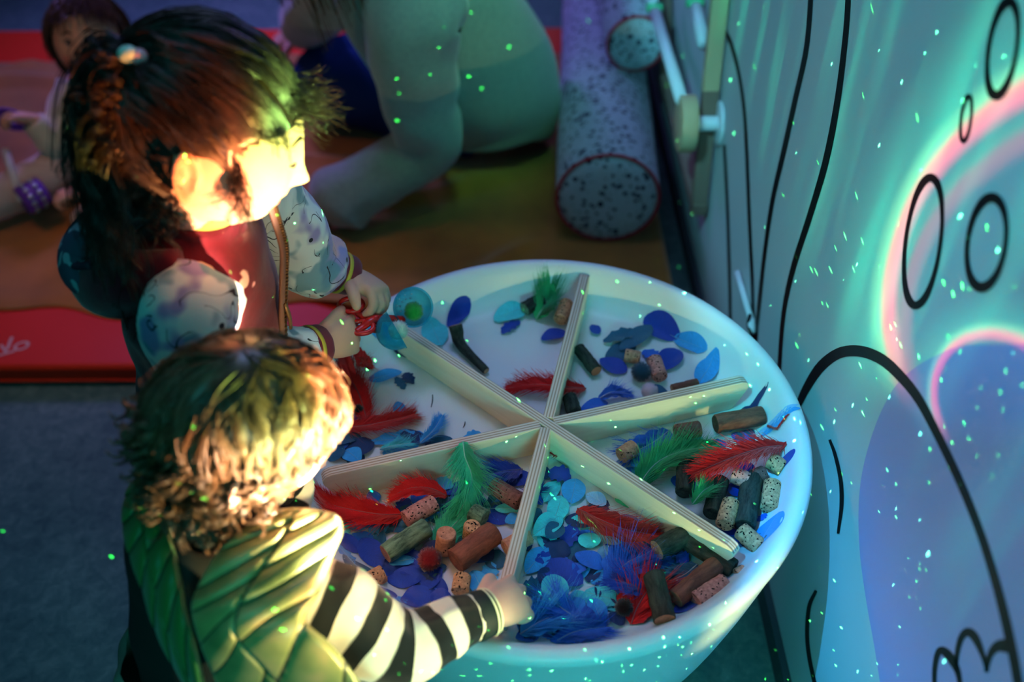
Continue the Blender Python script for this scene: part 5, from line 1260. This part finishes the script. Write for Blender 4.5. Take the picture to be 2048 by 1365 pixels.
sh2, el2, wr2 = Vector((-.42, 1.28, .60)), Vector((-.58, 1.55, .38)), Vector(atz(600, 62, .17))
loft(mb, [HA.w(-.03, 0, -.08), (-.38, 1.12, .70), (-.32, 1.15, .64)], [.05, .05, .06], 8, 20)
loft(mb, [(-.32, 1.15, .62), (-.25, 1.22, .50), (-.17, 1.32, .34), (-.13, 1.38, .20), (-.12, 1.40, .14)], [(.07, .05), (.08, .06), (.08, .07), (.08, .07), (.07, .06)], 16, 28)
loft(mb, [(-.30, 1.12, .60), sh1, el1, wr1], [.06, .05, .038, .027], 24, 16); loft(mb, [(-.34, 1.2, .60), sh2, el2, wr2], [.06, .05, .038, .027], 24, 16)
kn1, kn2 = Vector(atz(662, 168, .19)), Vector((-.48, 1.78, .13))
loft(mb, [(-.17, 1.40, .16), kn1, (-.34, 1.80, .125), (-.16, 1.84, .125)], [.055, .05, .035, .03], 20, 18); loft(mb, [(-.10, 1.48, .16), (-.30, 1.86, .14), (-.02, 1.80, .125), (.02, 1.70, .125)], [.055, .045, .035, .03], 20, 18)
hand(mb, wr1, Vector(atz(590, 430, .098)) - wr1, (0, -.1, -1), (-.2, -1, 0), 1.75, (.15, .2, .1), tcurl=(.1, .1))
hand(mb, wr2, Vector(atz(528, 100, .12)) - wr2, (0, -.1, -1), (.3, -1, 0), 1.75, (.25, .3, .2), tcurl=(.2, .2))
body(ad, mb, SKA, .0042)
mb = MB(); loft(mb, [(-.36, 1.125, .70), (-.33, 1.15, .66), (-.27, 1.19, .585), (-.205, 1.26, .47), (-.150, 1.335, .35), (-.118, 1.385, .25), (-.108, 1.405, .175), (-.112, 1.403, .15), (-.113, 1.402, .125)],
                [(.07, .07), (.13, .10), (.18, .13), (.195, .15), (.198, .165), (.203, .172), (.195, .165), (.175, .15), (.15, .12)], 40, 56, up=(0, 1, 0), fold=folds(.022, 2, 9, 1)); part('sweatshirt', mb, M_fleece, ad)
d1 = (wr1 - el1).normalized()
mb = MB(); loft(mb, [sh1 + Vector((.05, .06, .02)), sh1, sh1.lerp(el1, .55), el1 + Vector((.01, 0, 0)), el1.lerp(wr1, .35), el1.lerp(wr1, .7) + Vector((0, 0, .012)), wr1 - d1 * .045 + Vector((.0, 0, .012)), wr1 - d1 * .012],
                [.085, .105, .088, .078, .072, .080, .086, .050], 60, 44, fold=folds(.05, 3, 16, 6)); part('sleeve', mb, M_fleece, ad)
mb = MB(); loft(mb, [sh2 + Vector((.05, -.06, .02)), sh2, sh2.lerp(el2, .5), el2, el2.lerp(wr2, .5), el2.lerp(wr2, .85)], [.085, .10, .085, .075, .070, .052], 44, 36, fold=folds(.05, 3, 16, 3)); part('sleeve', mb, M_fleece, ad)
mb = MB(); loft(mb, [(-.13, 1.40, .17), (-.35, 1.52, .165), kn1, kn1 + Vector((.06, .10, .01)), (-.34, 1.82, .14), (-.14, 1.86, .135)], [(.14, .11), (.135, .115), (.105, .095), (.085, .08), (.065, .05), (.05, .04)], 44, 32, fold=folds(.03, 3, 12, 3)); part('trouser_leg', mb, M_jeans, ad)
mb = MB(); loft(mb, [(-.08, 1.47, .18), (-.22, 1.72, .17), (-.30, 1.86, .15), (-.12, 1.88, .145), (.0, 1.78, .14), (.02, 1.70, .135)], [(.13, .10), (.11, .09), (.085, .08), (.07, .055), (.06, .045), (.05, .035)], 40, 32, fold=folds(.03, 3, 12, 5)); part('trouser_leg', mb, M_jeans, ad)
wp = wr1 + d1 * .002
mb = MB(); loft(mb, [wp - d1 * .012, wp + d1 * .012], [(.034, .030)] * 2, 3, 28, caps=False); ws = part('watch_strap', mb, material('black_strap', (.01, .01, .012), .5), ad)
mb = MB(); fc = wp + Vector((.010, -.020, .024)); loft(mb, [fc, fc + Vector((.003, -.004, .006))], [(.017, .020)] * 2, 2, 24); setpar(mb.build('watch_face', material('glossy_watch_glass', lin((60, 120, 170)), .1, spec=.8)), ws)
SS = []; r3 = random.Random(3); HMA = hair_mat('auburn_hair', (.05, .022, .012), (.14, .06, .03))
mb = MB(); cap(mb, HA, lambda d: not (d.x > .35 and d.z < .45) and d.z > -.6, .010); part('scalp_hair', mb, HMA, ad)
for k in range(1300):
    d = rdir()
    if d.x > .35 and d.z < .4 or d.z < -.3: continue
    P = []; p = None
    for i in range(14):
        t = i / 13; e = (d + Vector((-.35 * t, 0, -1.1 * t))).normalized(); q_ = HA.surf(e, .012 + .008 * t)
        p = q_ if (p is None or e.z > -.35) else p + Vector((.004, -.002, -.014)) ; P.append(Vector(p) + Vector((math.sin(k + t * 6), math.cos(k * 2 + t * 5), 0)) * .003)
    SS.append(P)
strands('long_hair', SS, HMA, ad, .0013, .0007)

# ---- small child sitting on the blanket at the back left
c3 = empty('person', (-1.08, 1.38, MZ + .01), 'small seated child in a pale pink knit holding purple percussion toys, far left', 'person')
HB = Head(atz(180, 84, .445), (.14, -.80, .42), (-.10, .45, .88), (.092, .080, .104))
SK3 = skin_mat('toddler_skin', lin((226, 176, 150)), [(HB.surf((.84, 0, -.56)), (.017, .008, .006), lin((196, 100, 96))), (HB.surf((.72, .5, -.4)), (.02, .02, .02), lin((226, 150, 130))), (HB.surf((.72, -.5, -.4)), (.02, .02, .02), lin((226, 150, 130)))])
mb = MB(); HB.mesh(mb); HB.ear(mb, -1, .046); HB.ear(mb, 1, .046)
loft(mb, [HB.w(-.02, 0, -.07), (-1.07, 1.33, .33)], [.036, .04], 5, 18)
s3a, e3a, w3a = Vector((-1.14, 1.30, .31)), Vector(atz(110, 285, .22)), Vector(atz(62, 238, .29))
s3b, e3b, w3b = Vector((-.99, 1.32, .30)), Vector(atz(262, 335, .18)), Vector(atz(165, 385, .155))
loft(mb, [(-1.07, 1.33, .33), (-1.075, 1.36, .2), (-1.08, 1.38, .12)], [(.06, .05), (.085, .07), (.09, .08)], 10, 24)
for a, b_, c_ in ((s3a, e3a, w3a), (s3b, e3b, w3b)): loft(mb, [(-1.07, 1.33, .31), a, b_, c_], [.03, .03, .023, .017], 20, 14)
f3a, f3b = Vector(atz(-60, 420, .125)), Vector(atz(170, 455, .125))
loft(mb, [(-1.12, 1.36, .14), (-1.20, 1.18, .135), f3a], [.05, .04, .024], 12, 14); loft(mb, [(-1.03, 1.35, .14), (-.98, 1.15, .135), f3b], [.05, .04, .024], 12, 14)
hand(mb, w3a, (-.9, -.2, .3), (0, -.6, -.8), (0, -.6, .7), 1.05, (.8, .9, .6)); hand(mb, w3b, Vector(atz(108, 392, .15)) - w3b, (-.1, -.5, -.8), (0, -.6, .8), 1.1, (.8, .9, .6))
body(c3, mb, SK3, .003)
M_knit = material('pale_pink_knit', lin((214, 190, 184)), rough=.9, sheen=.4, bump=nbump(120, .5, .004)); M_cream = material('cream_knit', lin((220, 214, 190)), rough=.9, sheen=.4, bump=nbump(120, .5, .004))
mb = MB(); loft(mb, [(-1.068, 1.325, .355), (-1.07, 1.33, .32), (-1.073, 1.35, .23), (-1.078, 1.37, .15), (-1.08, 1.375, .10)], [(.045, .042), (.10, .072), (.115, .095), (.125, .11), (.12, .10)], 26, 40, up=(0, 1, 0), fold=folds(.03, 3, 20, 1)); part('jumper', mb, M_knit, c3)
for pts, m in (([s3a, s3a.lerp(e3a, .5), e3a, e3a.lerp(w3a, .5), e3a.lerp(w3a, .9)], M_cream), ([s3b, s3b.lerp(e3b, .5), e3b, e3b.lerp(w3b, .5), e3b.lerp(w3b, .88)], M_cream)):
    mb = MB(); loft(mb, pts, [.048, .046, .042, .036, .030], 30, 28, fold=folds(.05, 3, 28, pts[0].x * 9)); part('sleeve', mb, m, c3)
for pts in ([(-1.10, 1.37, .15), (-1.20, 1.18, .14), f3a], [(-1.05, 1.36, .15), (-.98, 1.15, .14), f3b]):
    mb = MB(); loft(mb, pts, [.075, .062, .042], 24, 28, fold=folds(.04, 3, 22, 2)); part('trouser_leg', mb, M_knit, c3)
M_eye = material('dark_eye', (.01, .008, .008), rough=.1, spec=.6); M_white = material('eye_white', lin((190, 190, 200)), rough=.2)
for sy in (-1, 1):
    mb = MB(); c_ = HB.surf((.90, .33 * sy, -.03), -.0052); uvsphere(mb, c_, .0085, 18, 12); ey = part('eye', mb, M_white, c3)
    mb = MB(); uvsphere(mb, c_ + HB.F * .0035, .0060, 14, 10); setpar(mb.build('iris', M_eye), ey)
    mb = MB(); loft(mb, [HB.surf((.95, .14 * sy, .15), .0006), HB.surf((.91, .30 * sy, .20), .001), HB.surf((.84, .45 * sy, .15), .0006)], [(.001, .0015), (.0016, .0028), (.0008, .0012)], 8, 6); part('eyebrow', mb, bpy.data.materials['brow'], c3)
    mb = MB(); loft(mb, [HB.surf((.93, .20 * sy, .00), .001), HB.surf((.90, .33 * sy, .05), .0022), HB.surf((.86, .46 * sy, .0), .001)], [.0008, .0014, .0007], 8, 6); part('eyelashes', mb, bpy.data.materials['lash'], c3)
HM3 = hair_mat('brown_toddler_hair', (.045, .024, .014), (.11, .06, .03)); SS = []; r3 = random.Random(9)
def scalp3(d): return not ((d.x > .25 and d.z < .55 - .1 * abs(d.y)) or d.z < -.45 or (d.x > .05 and d.z < .1))
mb = MB(); cap(mb, HB, scalp3, .004); part('scalp_hair', mb, material('toddler_scalp_hair', (.05, .028, .016), .9, spec=.05), c3)
while len(SS) < 2600:
    d = rdir()
    if not scalp3(d): continue
    P = []; ph = r3.uniform(0, 6); ln = r3.uniform(.3, .8)
    for i in range(11):
        t = i / 10; e = (d + (Vector((.25 if d.x > .2 else -.3, d.y * .8, -.9)) - d * 0) * t * ln * (.6 if d.x > .3 else 1)).normalized(); P.append(HB.surf(e, .008 + .012 * t + .004 * math.sin(ph + t * 8)))
    SS.append(P)
strands('wispy_hair', SS, HM3, c3, .0012, .0005)
M_purple = material('purple_plastic', lin((112, 62, 190)), rough=.4, spec=.4); M_jing = material('silver_jingle', lin((205, 220, 225)), rough=.3, metal=.8)
# small purple jingle drum and a purple ring
dr = empty('jingle_drum', atz(66, 392, .150), 'small purple tambourine drum with silver jingles in the back left child’s lower hand', 'tambourine')
ctr = Vector(atz(66, 392, .150)); axd = (Vector(atz(110, 372, .16)) - Vector(atz(30, 415, .15))).normalized()
mb = MB(); P_ = [ctr - axd * .030, ctr - axd * .028, ctr + axd * .028, ctr + axd * .030]; loft(mb, P_, [.030, .036, .036, .030], 3, 36, interp=False); part('drum_shell', mb, M_purple, dr)
side_ = axd.orthogonal().normalized(); s2_ = axd.cross(side_)
for row in (-.012, .012):
    for k in range(12):
        a = 2 * PI * k / 12; nrm = side_ * math.cos(a) + s2_ * math.sin(a); p = ctr + axd * row + nrm * .0355
        mb = MB(); loft(mb, [p, p + nrm * .003], [.0062, .0062], 2, 14); part('jingle', mb, M_jing, dr)
mb = MB(); loft(mb, [ctr - axd * .03, Vector(atz(10, 300, .22))], [.010, .010], 4, 14); part('white_handle', mb, M_wplastic, dr)
rc = Vector(atz(22, 238, .29)); mb = MB()
loft(mb, [rc + Vector((.030 * math.cos(a), -.012 * math.sin(a), .030 * math.sin(a))) for a in [2 * PI * k / 40 for k in range(41)]], [(.012, .005)] * 41, 40, 12, interp=False, caps=False)
tag(mb.build('purple_ring', M_purple), 'purple ring held up in the back left child’s raised hand', 'ring')
